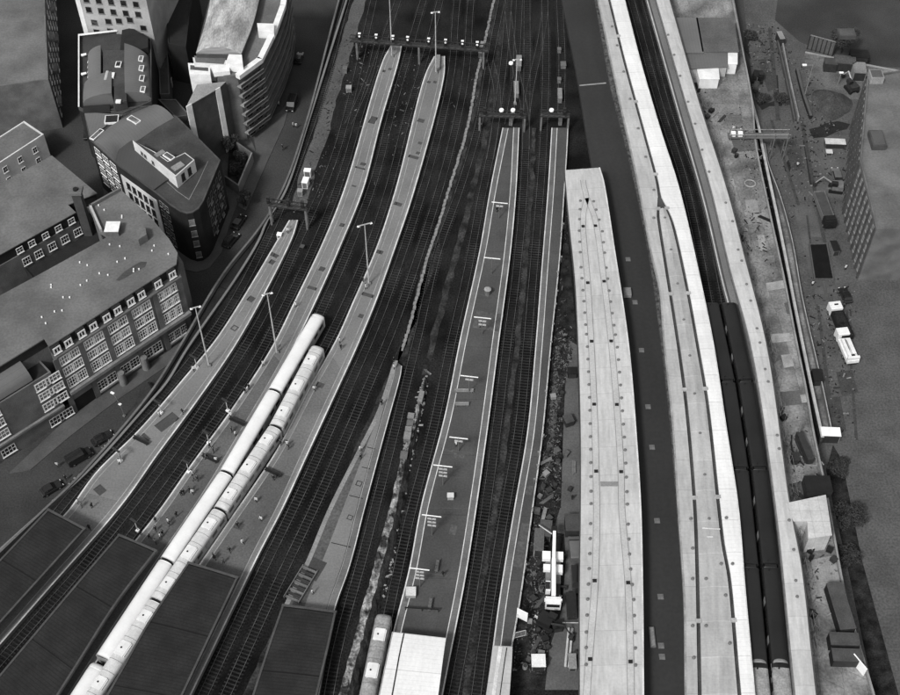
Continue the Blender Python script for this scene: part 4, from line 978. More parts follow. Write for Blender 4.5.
arch(b3,'barrel_roof',[(126.5,52),(126.5,75),(127,101)],[(149,58),(151,75),(152,100)],z3+.5,0,'metal_roof',[(t*1.0,h) for t,h in qa])
m_=MB();m_.prism([V2(x,y,z3+2.8) for x,y in ((103,50),(126,50),(126.5,101),(114,104),(114,86),(103,86))],z3,z3+2.8);m_.build('flat_roof',Mt['flat_roof_dark'],b3)
m_=MB();m_.prism([V2(x,y,z3+1) for x,y in ((83,106),(110,104),(110,112),(83,113))],z3,z3+1);m_.build('flat_roof',Mt['slate'],b3)
m_=MB();m_.prism([V2(x,y,z3+2) for x,y in ((122,30),(132,27.5),(148,38),(148,47),(138,50),(120,50))],z3,z3+2);m_.build('flat_roof',Mt['slate'],b3)
for x,y in ((141,59.5),(141.5,69),(142,79),(143,90)): onroof(b3,'skylight',x,y,1.1,1.9,.35,'frame',z3+2.3,0,'glass_pale')
for y in (62,67,72,77,82): onroof(b3,'skylight',89,y,.5,.9,.25,'white_paint',z3+1.2,0)
onroof(b3,'skylight',118.5,65,1.3,1.8,.35,'frame',z3+2.9,0,'glass');onroof(b3,'skylight',112,76,1.1,1.8,.35,'white_paint',z3+2.9,0);onroof(b3,'skylight',118.5,102,1.1,1.,.35,'white_paint',z3+2.9,0)
m_=MB();q=V2(107,75,z3+3);m_.tube((q.x,q.y-2,z3+3.1),(q.x,q.y+1,z3+3.1),.4,.4,8);m_.build('tank',Mt['pale_metal'],b3)
for y in (58,77): m_=MB();q=V2(82.5,y,z3);m_.tube((q.x,q.y,z3+.8),(q.x+1.2,q.y,z3+1.2),.35,.25,8);m_.build('vent',Mt['white_paint'],b3)
grid(b3,p3[2],p3[3],3,[z3-3,z3-6,z3-9],1.2,1.6)
# --- B4: pale block behind
fa=V2(84.5,34,7.);fb=V2(155,41,7.)
dd=(fb-fa).normalized();nn=Vector((-dd.y,dd.x));fb=fb+dd*0;p4=[fa,fb,fb+nn*22,fa+nn*22]
b4=bthing('pale_building','pale rendered building with small square dark windows at the top left of the photo',p4)
block(b4,p4,ZS,19,'render_pale','flat_roof',.6)
for x,y in ((94.5,22.5),(108.5,21.5),(97,32),(110.5,31),(119,21),(143.5,28),(130,20)):
    s,z=on_wall(x,y,fa,fb);window(b4,fa,fb,s,z-.7,1.5,1.5,1,1,.08,fm='mid_metal')
grid(b4,fa,fb,5,[13.5,16.3],1.4,1.6,nx=1,ny=1,fw=.08,fm='mid_metal')
ledge(b4,fa,fb,ZS,25,.05,'white_paint','quoin',0,1.1)
# --- B5 complex
z5=13.
pf=[(273,68),(263,59),(276,33),(283,15),(284,-30),(205,-30),(196,52),(188,62),(190,85),(232,88),(240,78.5)]
tp=[V2(x,y,z5) for x,y in ((240,79),(263,62),(277,33),(286,8),(290,-20),(215,-20),(205,20),(196,52),(189,62),(190,71),(209,72),(213,79),(226,80.5))]
b5=bthing('stepped_flats','modern white-topped block of flats with stacked dark balconies and a roof terrace',tp)
core=inset(tp,1.3)
m_=MB();m_.prism(core,ZS,z5);m_.build('wall',Mt['brick_mid'],b5)
m_=MB();m_.prism(inset(core,.2),z5,z5+.1);m_.build('roof',Mt['flat_roof'],b5)
# balconies: slab and pale rail at every storey on the two sides facing the railway
for k in range(7):
    z=ZS+2.6+k*2.72
    for (i,j) in ((0,1),(1,2),(2,3),(3,4)):
        a_,b_=tp[i],tp[j];e=(b_-a_).normalized();q=Vector((e.y,-e.x))
        if k<6:
            m_=MB();m_.prism([a_,b_,b_-q*1.35,a_-q*1.35],z-.12,z+.1);m_.build('balcony_slab',Mt['concrete'],b5)
            m_=MB();m_.prism([a_,b_,b_-q*.12,a_-q*.12],z+.9,z+1.02);m_.build('balcony_rail',Mt['grey_line' if i==0 else 'band'],b5)
            m_=MB();m_.prism([a_-q*.02,b_-q*.02,b_-q*.06,a_-q*.06],z+.1,z+.9);m_.build('balcony_panel',Mt['canopy_edge'],b5)
for (i,j) in ((0,1),(1,2),(2,3)):
    a_,b_=core[i],core[j];
    Lc=(b_-a_).length;n_w=max(2,int(Lc/3.2))
    for k in range(6): grid(b5,a_,b_,n_w,[ZS+.4+2.72*k+ (0 if k==0 else 0)],1.8,2.0,margin=.5,nx=2,ny=1,fw=.07,fm='mid_metal')
# white top parapet wall
for (i,j) in ((0,1),(1,2),(2,3),(3,4)):
    a_,b_=tp[i],tp[j];e=(b_-a_).normalized();q=Vector((e.y,-e.x));m_=MB();m_.prism([a_,b_,b_-q*1.3,a_-q*1.3],z5-.2,z5+.9);m_.build('parapet',Mt['white_paint'],b5)
# barrel pale old roof above
zb=z5+2.2
arch(b5,'pale_barrel_roof',[(213,-15),(206,20),(196,53)],[(262,-15),(254,20),(241,54)],zb,1.8,'old_roof')
m_=MB();m_.prism([V2(x,y,zb) for x,y in ((213,-15),(262,-15),(241,54),(196,53))],z5,zb-.02);m_.build('upper_wall',Mt['canopy_edge'],b5)
m_=MB();m_.prism([V2(x,y,z5+2) for x,y in ((257,23),(274,23.5),(274,32),(258,31))],z5,z5+2);m_.build('stair_house',Mt['white_paint'],b5)
m_=MB();m_.prism([V2(x,y,z5+1.8) for x,y in ((192,54),(228,57),(225,65),(194,63))],z5-3,z5+.9);m_.build('terrace_wall',Mt['render_white'],b5)
m_=MB();m_.prism(inset([V2(x,y,z5+1) for x,y in ((192,54),(228,57),(225,65),(194,63))],.4),z5+.9,z5+.95);m_.build('terrace_roof',Mt['flat_roof'],b5)
m_=MB();m_.prism([V2(x,y,z5+2.0) for x,y in ((229,55.5),(242,56),(243,66),(226,64))],z5,z5+2.4);m_.build('stair_house',Mt['white_paint'],b5)
m_=MB();m_.prism([V2(x,y,z5+1.2) for x,y in ((187.5,61),(209.5,62.5),(210,73),(189,72))],z5-9,z5+.7);m_.prism([V2(x,y,z5+.8) for x,y in ((210.5,66),(229,66),(230,72),(214,74))],z5,z5+1.1);m_.build('white_wing',Mt['white_paint'],b5)
m_=MB();m_.prism([V2(x,y,z5+1) for x,y in ((190,64),(208,66),(208,70),(190,68.5))],z5+.7,z5+.75);m_.build('terrace_roof',Mt['yard'],b5)
# wedge wing with dark clad wall edged in white
zv=12.3
v0,v1,v2=V2(186.5,107,zv),V2(219.5,88,zv),V2(197,85,zv)
b5w=bthing('wedge_building','wedge-shaped wing with a dark clad wall framed by white edges in front of the flats',[v0,v1,v2])
m_=MB();m_.prism([v0,v1,V2(226,82,zv),v2],ZS,zv);m_.build('wall',Mt['canopy_edge'],b5w)
m_=MB();m_.prism([v0,v1,V2(226,82,zv),v2],zv,zv+.15);m_.build('roof',Mt['concrete'],b5w)
e=(v1-v0);Le=e.length
ledge(b5w,v0,v1,ZS,zv-ZS+.3,.2,'white_paint','edge_panel',-.1,1.3);ledge(b5w,v0,v1,ZS,zv-ZS+.3,.2,'white_paint','edge_panel',Le-1.2,Le+.1);ledge(b5w,v0,v1,zv+.1,.2,.2,'grey_line','coping',1.3,Le-1.2)
# --- B6: left mansard block + tall chimney
z6=8.
p6=[V2(x,y,z6) for x,y in ((52,156),(97.4,193.8),(68.2,205.4),(76,213),(40,233),(-10,261),(-10,190))]
b6=bthing('mansard_building','grey flat-roofed building with white dormers at the left edge beside the narrow dark street',p6)
m_=MB();m_.prism(p6,ZS,z6-2.6);m_.build('wall',Mt['brick_mid'],b6)
m_=MB();m_.prism(inset(p6,.25),z6-2.6,z6);m_.build('mansard',Mt['slate'],b6)
m_=MB();m_.prism(p6,z6,z6+.2);m_.build('roof',Mt['flat_roof'],b6)
fa6,fb6=V2(-10,261,z6),V2(76,213,z6)
for x,y in ((47,240),(59.6,232),(72,223),(34,249),(22,256)):
    s,_=on_wall(x,y,fa6,fb6)
    window(b6,fa6,fb6,s,z6-2.1,1.5,1.5,2,2,.13)
    for z in (z6-6.0,z6-9.4): window(b6,fa6,fb6,s+.6,z,1.8,2.0,3,2,.12,pane='glass')
ch=V2(81.8,210,8)
t=thing('chimney_stack','tall square chimney stack rising from the dark gap between two grey roofs at left','chimney',(ch.x,ch.y,ZS))
m_=MB();m_.box(ch.x-.9,ch.y-.8,ZS,ch.x+.9,ch.y+.8,13.2);m_.build('shaft',Mt['canopy_edge'],t)
m_=MB();m_.box(ch.x-1.3,ch.y-1.2,13.2,ch.x+1.3,ch.y+1.2,13.8);m_.build('cap',Mt['brick_mid'],t);m_=MB();m_.tube((ch.x,ch.y,13.8),(ch.x,ch.y,14.2),.55,.5,10);m_.build('flue',Mt['black'],t)
# low infill between B6 and B1
p=[V2(x,y,3) for x,y in ((97,199),(112,187),(130,205),(100,245),(40,285),(20,260),(80,225))]
bi=bthing('rear_building','low dark rear building in the well between the two grey roofs at left',p);block(bi,p,ZS,1.0,'brick_dark','slate',.3)
m_=MB()
# --- B7: left edge terrace
q0,q1=V2(57,14,ZS),V2(63,128,ZS);q0=q0+(q0-q1).normalized()*25
dd=(q1-q0).normalized();nn=Vector((dd.y,-dd.x));p7=[q0,q1,q1+nn*16,q0+nn*16]
b7=bthing('terraced_building','dark terraced building with pale balconies along the far left edge of the photo',p7);block(b7,p7,ZS,8,'brick_mid','flat_roof',.6)
Lq=(q1-q0).length
grid(b7,q1,q0,16,[-4.8,-1.6,1.6,4.8],1.3,1.7,nx=2,ny=2,fw=.1)
for i in range(8): ledge(b7,q1,q0,-1.9+3.2*(i%3),.9,.9,'coping','balcony',3+i*8,6+i*8)
q0,q1=V2(28,176,ZS),V2(52,160,ZS);dd=(q1-q0).normalized();nn=Vector((-dd.y,dd.x));q0=q0-dd*12;p8=[q0,q1,q1+nn*7,q0+nn*7]
b8=bthing('white_building','small white rendered building at the left edge across the dark street',p8);block(b8,p8,ZS,1.5,'render_white','flat_roof',.4);grid(b8,q0,q1,4,[-4.6,-1.4],1.2,1.6)
# small buildings behind B3 and alley
for (px,h,lab,m,r) in (([(158,50),(168,50),(170,95),(160,95)],2,'narrow flat-roofed shed in the alley beside the barrel roofs','brick_mid','canopy_edge'),([(158,100),(176,100),(190,116),(176,118)],3,'low grey shed behind the corner building','brick_mid','metal_roof_dark'),([(164,-20),(196,-20),(190,14),(186,48),(168,44)],8,'dark flat-roofed building in the alley behind the white-topped flats','brick_dark','slate')):
    p=[V2(x,y,h-3) for x,y in px];t=bthing('low_building',lab,p);block(t,p,ZS,h-3,m,r,.3)
b_=MB();b_.box(-1,-2.6,0,1,2.6,2.2);t=thing('site_cabin','small white cabin in the alley beside the barrel roofs','cabin',P3(167.5,92,ZS));b_.build('cabin_body',Mt['white_paint'],t,world=False);b_=MB();b_.box(-1.1,-2.7,2.2,1.1,2.7,2.35);b_.build('roof',Mt['tarp'],t,world=False);b_=MB();b_.box(1,-.5,.1,1.04,.5,1.9);b_.build('door',Mt['mid_metal'],t,world=False)
# walled garden
gp=[(228,138),(252,150),(240,182),(222,172),(214,158)]
t=thing('walled_garden','small overgrown garden yard behind a pale wall beside the street','garden',P3(234,160,ZS))
w_=[V2(x,y,ZS+3) for x,y in ((226,134),(252.5,152.5),(238.5,186),(224,176))]
gi=inset(w_,.35)
for i in (0,1,2):
    j=i+1;m_=MB();m_.prism([w_[i],w_[j],gi[j],gi[i]],ZS,ZS+3);m_.build('garden_wall',Mt['concrete' if i==1 else 'brick_mid'],t)
m_=MB();m_.prism(gi,ZS,ZS+.4);m_.build('planting_bed',Mt['soil'],t)
# --- right-hand building
ra=V2(858,280,ZS);rb=V2(843,212,ZS);rc=V2(851,128,ZS)
p9=[ra,rb,rc,rc+Vector((15,4)),ra+Vector((15,0))]
b9=bthing('facade_building','tall dark building with strips of lit windows at the right edge of the photo',p9);block(b9,p9,ZS,9,'brick_mid','flat_roof',.6)
for (a_,b_) in ((rb,ra),(rc,rb)):
    Ln=(b_-a_).length;nw_=int(Ln/2.6)
    grid(b9,a_,b_,nw_,[ZS+1+3*k for k in range(5)],.8,1.5,margin=.6,nx=1,ny=2,fw=.1,pane='glass_pale',fm='concrete')
    for k in range(nw_+1): ledge(b9,a_,b_,ZS,15,.35,'canopy_edge','pier',.6+(Ln-1.2)*k/nw_-.2,.6+(Ln-1.2)*k/nw_+.2)
for k,(dx,dy,w,l,h) in enumerate(((4,24,3,5,1.4),(8,46,3,3,1.8),(4,62,4,3,1.),(8,10,2.4,4,1.2))):
    m_=MB();m_.box(ra.x+dx,ra.y+dy,9.06,ra.x+dx+w,ra.y+dy+l,9+h);m_.build('plant_unit',Mt['concrete' if k%2 else 'canopy_edge'],b9)
    m_=MB();m_.box(ra.x+dx+.3,ra.y+dy+.3,9+h,ra.x+dx+w-.3,ra.y+dy+l-.3,9.1+h);m_.build('unit_lid',Mt['pavement'],b9)
# --- sheds on the slab, top right
zz=4
sh=[([(674,18),(697,18),(703,52),(683,52)],3.6,'pale grey flat roof of the first site building on the slab, next to the canopy','metal_roof'),([(697,18),(733,18),(738,51),(703,51)],3.6,'larger dark grey flat roof of the site building on the slab beside the hoarding','yard_slab'),([(684,54),(727,53),(727,66),(690,68)],3.2,'low grey cabin roof in front of the two site buildings','metal_roof')]
for px,h,lab,m in sh:
    p=[V2(x,y,h) for x,y in px];t=bthing('site_building',lab,p);t.location.z=0
    m_=MB();m_.prism(p,0,h-.25);m_.build('wall',Mt['render_pale'],t);m_=MB();m_.prism(inset(p,-.2),h-.25,h);m_.build('roof',Mt[m],t)
for px,h,lab in (([(697,67),(718,67),(719,79),(700,79)],2.8,'bright white tented cabin at the end of the site buildings'),([(722,51),(737,50.5),(737,64),(728,64)],3.0,'small white cabin beside the hoarding near the top right')):
    p=[V2(x,y,h) for x,y in px];t=bthing('white_cabin',lab,p,'cabin');t.location.z=0
    m_=MB();m_.prism(p,0,h);m_.build('cabin_body',Mt['white_paint'],t);c_=sum(p,Vector((0,0)))/4
    m_=MB();n0=len(m_.v);m_.v+=[(q.x,q.y,h) for q in inset(p,-.15)]+[(c_.x,c_.y,h+.2)]
    for i in range(4): m_.face((i,(i+1)%4,4))
    m_.build('roof',Mt['white_paint'],t)
# tarpaulin scaffold building lower right
p=[V2(x,y,5) for x,y in ((787,504),(825,496),(831,535),(809,538),(808,521),(794,521))]
t=bthing('sheeted_scaffold','pale sheeted scaffold enclosure standing on the works slab','scaffold',) if False else bthing('sheeted_scaffold','pale sheeted scaffold enclosure with a ribbed cover standing on the works slab',p,'scaffold');t.location.z=0
m_=MB();m_.prism(p,0,5);m_.build('sheeting',Mt['tarp'],t);m_=MB();m_.prism(inset(p,-.15),5,5.12);m_.build('roof',Mt['tarp'],t)
# ------------------------------------------------------------------ small things: helpers
def up(px,py,z): return P3(px,py,z)
def T(name,label,cat,x,y,z,group=None,rz=0): return thing(name,label,cat,P3(x,y,z),group,R(rz))
def part(t,name,m,fn,sm=False):
    b=MB();fn(b);return b.build(name,[Mt[k] for k in (m if isinstance(m,(list,tuple)) else [m])],t,world=False,smooth_=sm)
# --- lighting masts
def mast(label,x,y,z,h,arm=1.2,rz=0,heads=2):
    t=T('light_mast',label,'light mast',x,y,z,'tall light masts',rz)
    part(t,'base','coping',lambda b:b.box(-.35,-.35,0,.35,.35,.5))
    part(t,'mast','pale_metal',lambda b:b.tube((0,0,.4),(0,0,h),.17,.09,8),'auto')
    part(t,'crossarm','pale_metal',lambda b:b.box(-arm,-.08,h-.1,arm,.08,h+.06))
    for sx in ((-1,1) if heads==2 else (-1,0,1)):
        part(t,'lamp_head','lamp_white',lambda b:(b.box(sx*arm-.24,-.16,h-.25,sx*arm+.24,.16,h-.06),b.box(sx*arm-.15,-.1,h-.06,sx*arm+.15,.1,h+.06)))
    return t
mast('tall slim pale light mast on the grey platform right of the white trains',369,284,ZP,17.4,1.3,20)
mast('tall slim light mast standing left of the front of the long white train',277,353,ZP,17.6,.8,20)
mast('tall slim light mast on the leftmost grey platform near the brick office block',209,366,ZP,17.5,.8,20)
mast('tall light mast at the far tip of the second grey platform from left',392,57,ZP,17.5,.8,10)
mast('tall light mast at the far tip of the third grey platform from left',436,73,ZP,17.5,.8,10)
mast('pale light mast behind the far end of the broad dark platform',515,104,0,13,.8,5)
# --- platform posts with T arms
def tpost(label,x,y,h,arms,group='T-shaped sign posts on the broad dark platform',arm=1.7):
    t=T('sign_post',label,'sign post',x,y,ZP,group,-8)
    part(t,'post','band',lambda b:b.tube((0,0,0),(0,0,h),.11,.09,6))
    part(t,'crossarm','lamp_white',lambda b:b.box(-arm,-.07,h-.1,arm,.07,h+.04))
    for k in range(arms):
        part(t,'sign_board','pale_metal',lambda b:b.box(-.75,-.08,h-1.2-k*1.1,.75,.08,h-.85-k*1.1))
    return t
ordn=['farthest','second farthest','third farthest','fourth farthest','fourth nearest','third nearest','second nearest','nearest']
for i,(x,y,h,a) in enumerate(((499,218,4.6,1),(491.5,274,4.8,0),(482,334,5,2),(469,393,5.2,1),(458.5,451,4.2,1),(443,485,6.2,3),(432,535,6.4,3),(420,587,6.2,3))):
    tpost(f'T-shaped white sign post with {["no","one","two","three"][a]} lower board{"s" if a!=1 else ""}, {ordn[i]} on the broad dark platform',x,y,h,a)
for i,(x,y,w) in enumerate(((464,392.6,1.8),(462,406,1.3),(458,512,0),(411,463,0))[:2]):
    t=T('bench',f'short pale bench on the broad dark platform, {["farther","nearer"][i]} of two','bench',x,y,ZP);part(t,'seat','coping',lambda b:b.box(-w,-.18,.4,w,.18,.5));part(t,'backrest','grey_line',lambda b:b.box(-w,.2,.5,w,.28,.9));
    for s in(-1,1): part(t,'leg','mid_metal',lambda b:b.box(s*w*.8-.05,-.2,0,s*w*.8+.05,.2,.4))
for i,(x,y,lab) in enumerate(((487.5,294,'round grey kiosk with pale roof in the middle of the broad dark platform'),)):
    t=T('kiosk',lab,'kiosk',x,y,ZP);part(t,'kiosk_body','band',lambda b:b.tube((0,0,0),(0,0,1.5),.6,.6,10),'auto');part(t,'roof','grey_line',lambda b:b.tube((0,0,1.5),(0,0,1.7),.75,.4,10))
for x,y,w,l,lab in ((450.5,498,.55,.45,'small pale square cabinet on the broad dark platform beside its middle sign posts'),(411,594,.8,.8,'squat round-cornered pale cabinet at the near left of the broad dark platform')):
    t=T('cabinet',lab,'cabinet',x,y,ZP);part(t,'cabinet_body','grey_line',lambda b:b.box(-w,-l,0,w,l,.9));part(t,'lid','white_line',lambda b:b.box(-w-.06,-l-.06,.9,w+.06,l+.06,1.))
# ladders / seating rows lying on E
for i,(x,y) in enumerate(((437,567),(430,605.5))):
    t=T('seat_row',f'row of pale metal seats on the broad dark platform, {["farther","nearer"][i]} from the white canopy','seats',x,y,ZP,None,-8)
    for k in range(4): part(t,'seat','band',lambda b:(b.box(-.28,-1.15+k*.6,.4,.28,-.65+k*.6,.48),b.box(.22,-1.15+k*.6,.48,.3,-.65+k*.6,.85)))
    part(t,'frame','mid_metal',lambda b:(b.box(-.05,-1.2,.0,.05,-1.1,.4),b.box(-.05,1.1,.0,.05,1.2,.4),b.box(-.06,-1.2,.34,.06,1.2,.4)))
t=T('barrier','long thin dark barrier rail across the near end of the broad dark platform','barrier',422,611,ZP,None,-4);part(t,'rail','black',lambda b:b.box(-2.9,-.08,.8,2.9,.08,1.));[part(t,'post','black',lambda b:b.box(x-.06,-.06,0,x+.06,.06,.85)) for x in (-2.8,0,2.8)]
# --- steps and signal gantries
t=T('metal_steps','ladder-like flight of dark metal frames on the tapering platform above the square canopy','steps',301,585,ZP,None,-25)
for k in range(9): part(t,'step','dark_metal' if k%2 else 'band',lambda b:b.box(-1.3,-3.2+k*.75,.1+.04*k,1.3,-2.8+k*.75,.25+.04*k))
for s in (-1,1): part(t,'side_rail','mid_metal',lambda b:b.box(s*1.4-.06,-3.4,0,s*1.4+.06,3.4,.6))
def gantry(label,a,b_,z,h,nsig,hood='lamp_white',deep=1.2,posts=None):
    pa=Vector(P(*a,h));pb=Vector(P(*b_,h));c=(pa+pb)/2;d_=(pb-pa);L=d_.length;t=thing('signal_gantry',label,'signal gantry',(c.x,c.y,z),None,math.atan2(d_.y,d_.x))
    def truss(b):
        for y in (-deep/2,deep/2):
            for zz in (h-.1,h-1.2): b.box(-L/2,y-.09,zz-.09,L/2,y+.09,zz+.09)
        k=-L/2
        while k<L/2-1.2:
            for y in (-deep/2,deep/2): b.tube((k,y,h-1.2),(k+1.3,y,h-.1),.05,.05,4)
            b.box(k-.05,-deep/2,h-.15,k+.05,deep/2,h-.05);k+=1.3
    part(t,'truss','dark_metal',truss)
    part(t,'walkway','canopy_edge',lambda b:b.box(-L/2,-deep*.4,h-1.15,L/2,deep*.4,h-1.08))
    for x in (posts or (-L/2+.2,L/2-.2)): part(t,'post','mid_metal',lambda b:(b.box(x-.2,-.5,0,x+.2,-.3,h-1.2),b.box(x-.2,.3,0,x+.2,.5,h-1.2)))
    for x,k in nsig:
        part(t,'signal',['black',hood],lambda b:(b.box(x-.3,-deep/2-.5,h-.2,x+.3,-deep/2-.15,h+1.6),b.tube((x,-deep/2-.5,h+1.0),(x,-deep/2-.56,h+1.0),.26,.26,10,m=1),b.box(x-.33,-deep/2-.52,h+1.6,x+.33,-deep/2+.0,h+1.72,m=1)))
    return t
gantry('wide dark signal gantry with pale signal heads across the tracks at the top',(350,36),(488,46),0,6.5,[(-14,1),(-10,1),(-6,1),(-2.5,1),(2.5,1),(6.5,1),(10.5,1),(14,1)],posts=(-15,0,15.5))
gantry('short signal gantry spanning the tracks beside the street wall',(268,200),(306,205),0,7,[(-3.8,1),(3.6,1),(.5,1)],'dark_metal',1.)
gantry('dark signal gantry behind the far end of the broad dark platform',(479,111),(526,112.5),0,5.5,[(-4,1),(4.2,1)],'dark_metal',1.)
gantry('dark signal gantry behind the far end of the narrow dark platform',(541,111),(570,112),0,5.5,[(2,1)],'dark_metal',1.)
for x,y,lab in ((501.5,109.5,'round white disc signal left on the gantry behind the broad platform'),(513,109.5,'round white disc signal right on the gantry behind the broad platform'),(551.6,109.5,'round white disc signal on the gantry behind the narrow platform'),(511,62.5,'round white lamp on a post beside the far tracks')):
    q=P(x,y,6);t=thing('disc_signal',lab,'signal',(q[0],q[1],5.6));part(t,'disc','lamp_white',lambda b:b.tube((0,0,.1),(0,0,.45),.55,.5,14),'auto');part(t,'bracket','dark_metal',lambda b:b.box(-.08,-.08,-.5 if x!=511 else -5.6,.08,.08,.12))
# equipment at track level
eq=[(411,419,1.1,1.1,1.1,'coping'),(410,426,1.1,1.1,1.,'band'),(408.5,432.5,1.1,1.1,1.1,'coping'),(407.5,440,1.2,1.5,1.4,'coping'),(421,400,.8,2.4,1.2,'coping'),(404,458,1.2,1.5,1.,'band'),(308,176,1.4,1.,1.8,'lamp_white'),(306,186,1.2,1.8,1.8,'lamp_white'),(300.5,195,1,1,1.4,'grey_line'),(280,239,.9,.9,1.5,'lamp_white'),
 (518.5,66,1.2,4,1.6,'coping'),(516,92,1,4.4,1.4,'coping'),(511.5,122,.8,2.6,1.6,'coping'),(560,122,.8,2.4,1.6,'coping'),(559.5,98,.9,3.6,1.4,'coping'),(559,52,.8,1,1,'band'),(559,82,.8,1,1,'band'),(563,67,1.2,1.6,1,'band'),(438,67,.8,5,1.6,'coping'),(481,52,.7,4.5,1.4,'coping'),(345,72,1,1.2,1.2,'band'),(349,91,1.2,1.2,1.2,'grey_line')]
nm=['first','second','third','fourth']
for i,(x,y,w,l,h,m) in enumerate(eq):
    lab=[f'pale square lineside cabinet, {nm[i]} from the far end of the row of four' if i<4 else '',][0] or {4:'long thin pale lineside cabinet behind the row of four cabinets',5:'wide pale lineside cabinet at the start of the rubble strip',6:'white lineside cabinet, smaller of two by the dirt path near the left gantry',7:'white lineside cabinet, taller of two by the dirt path near the left gantry',8:'small grey cabinet just beyond the short gantry at left',9:'small white cabinet at the far tip of the leftmost platform',10:'pale oblong cabinet beside the mast far behind the broad dark platform',11:'long pale cabinet at the foot of the mast behind the broad platform',12:'narrow pale cabinet at the far tip of the broad dark platform',13:'narrow pale cabinet at the far tip of the narrow dark platform',14:'long pale cabinet beyond the gantry behind the narrow platform',15:'small grey cabinet highest up beside the dark deck',16:'small grey cabinet between others beside the far dark deck',17:'grey cabinet against the edge of the far dark deck',18:'long pale cabinet under the top gantry beside the third platform',19:'long pale cabinet under the right end of the top gantry',20:'small grey cabinet high up on the dirt path at top left',21:'pale cabinet on the tracks right of the dirt path at top left'}[i]
    t=T('lineside_cabinet',lab,'cabinet',x,y,0,'lineside cabinets',rnd.uniform(-12,4))
    part(t,'cabinet_body',m,lambda b:b.box(-w/2,-l/2,0,w/2,l/2,h));part(t,'lid',m,lambda b:b.box(-w/2-.07,-l/2-.07,h,w/2+.07,l/2+.07,h+.09));part(t,'door','mid_metal',lambda b:b.box(-w/2+.12,-l/2-.03,.15,w/2-.12,-l/2,h-.15))

# ------------------------------------------------------------------ people
def person_mesh(coat,pose):
    """one continuous skin: pelvis root, spine, neck, head, arms, legs"""
    me=bpy.data.meshes.new('person');V=[];E=[];Rr=[]
    def v(x,y,z,rx,ry=None):
        V.append((x,y,z));Rr.append((rx,ry or rx));return len(V)-1
    st=.16 if pose else .02
    pel=v(0,0,.93,.15,.11);w=v(0,0,1.1,.135,.1);chest=v(0,-.01,1.33,.17,.12);nk=v(0,0,1.49,.06,.06);hd0=v(0,.015,1.58,.085,.09);hd=v(0,.02,1.68,.09,.1);hd1=v(0,.02,1.75,.06,.07)
    E+=[(pel,w),(w,chest),(chest,nk),(nk,hd0),(hd0,hd),(hd,hd1)]
    for s,f in ((-1,1),(1,-1)):
        hp=v(s*.1,0,.86,.095,.1);kn=v(s*.11,f*st*.5+.02,.48,.065,.065);an=v(s*.11,f*st-.02*(f<0),.1,.045,.05);toe=v(s*.13,f*st+.17,.045,.045,.035)
        E+=[(pel,hp),(hp,kn),(kn,an),(an,toe)]
        sh=v(s*.2,0,1.42,.07,.07);el=v(s*.25,-f*st*.4,1.15,.05,.05);wr=v(s*.24,-f*st*.8+.1,.93,.035,.035);ha=v(s*.235,-f*st*.9+.14,.84,.035,.03)
        E+=[(chest,sh),(sh,el),(el,wr),(wr,ha)]
        th=v(s*.2,-f*st*.9+.19,.87,.013,.013);E.append((wr,th))
        for k in range(4):
            fi=v(s*(.235+(k-1.5)*.012),-f*st*.9+.15+(k-1.5)*.018,.755+abs(k-1.5)*.012,.01,.01);E.append((ha,fi))
    me.from_pydata(V,E,[]);o=bpy.data.objects.new('person',me);COL.objects.link(o)
    sk=o.modifiers.new('s','SKIN');lay=me.skin_vertices[0].data
    for i,r in enumerate(Rr): lay[i].radius=r
    lay[0].use_root=True
    sb=o.modifiers.new('u','SUBSURF');sb.levels=1;sb.render_levels=1
    dg=bpy.context.evaluated_depsgraph_get();me2=bpy.data.meshes.new_from_object(o.evaluated_get(dg));bpy.data.objects.remove(o)
    me2.name='person';me2.materials.clear()
    for k in ('skin',coat,'trousers','black'): me2.materials.append(Mt[k])
    for p in me2.polygons:
        c=p.center;p.use_smooth=True
        r=abs(c.x)
        p.material_index=3 if c.z<.09 else 2 if (c.z<.83 and r<.19) else 0 if (c.z>1.5 or (c.z<.9 and r>.19)) else 1
    return me2
def hair_mesh():
    b=MB();n=8
    rows=[(1.80,.0),(1.785,.05),(1.74,.088),(1.68,.1),(1.62,.095)]
    for z,r in rows:
        for i in range(n): a=2*math.pi*i/n;b.v.append((r*math.cos(a),-.012+r*1.1*math.sin(a)+(-.015),z+(.05 if math.sin(a)>.3 and z<1.7 else 0)))
    for j in range(len(rows)-1):
        for i in range(n): k=(i+1)%n;b.face((j*n+i,j*n+k,(j+1)*n+k,(j+1)*n+i)[::-1])
    o=b.build('hair',Mt['black'],smooth_=True);me=o.data;bpy.data.objects.remove(o);return me
PM={(c,p):person_mesh(c,p) for c in ('coat_dark','coat_grey','coat_light') for p in (0,1)}
HM=hair_mesh()
cname={'coat_dark':'dark','coat_grey':'grey','coat_light':'white'}
cnt={}
def person(x,y,z,coat,where):
    k=(where,coat);cnt[k]=cnt.get(k,0)+1
    p=rnd.random()<.5
    o=bpy.data.objects.new('person',PM[(coat,int(p))]);COL.objects.link(o);o.location=P3(x,y,z);o.rotation_euler=(0,0,rnd.uniform(0,6.28));s=rnd.uniform(.95,1.06);o.scale=(s*1.08,s*1.08,s)
    h=bpy.data.objects.new('hair',HM);COL.objects.link(h);h.parent=o
    return o,p
D,G_,Wt='coat_dark','coat_grey','coat_light'
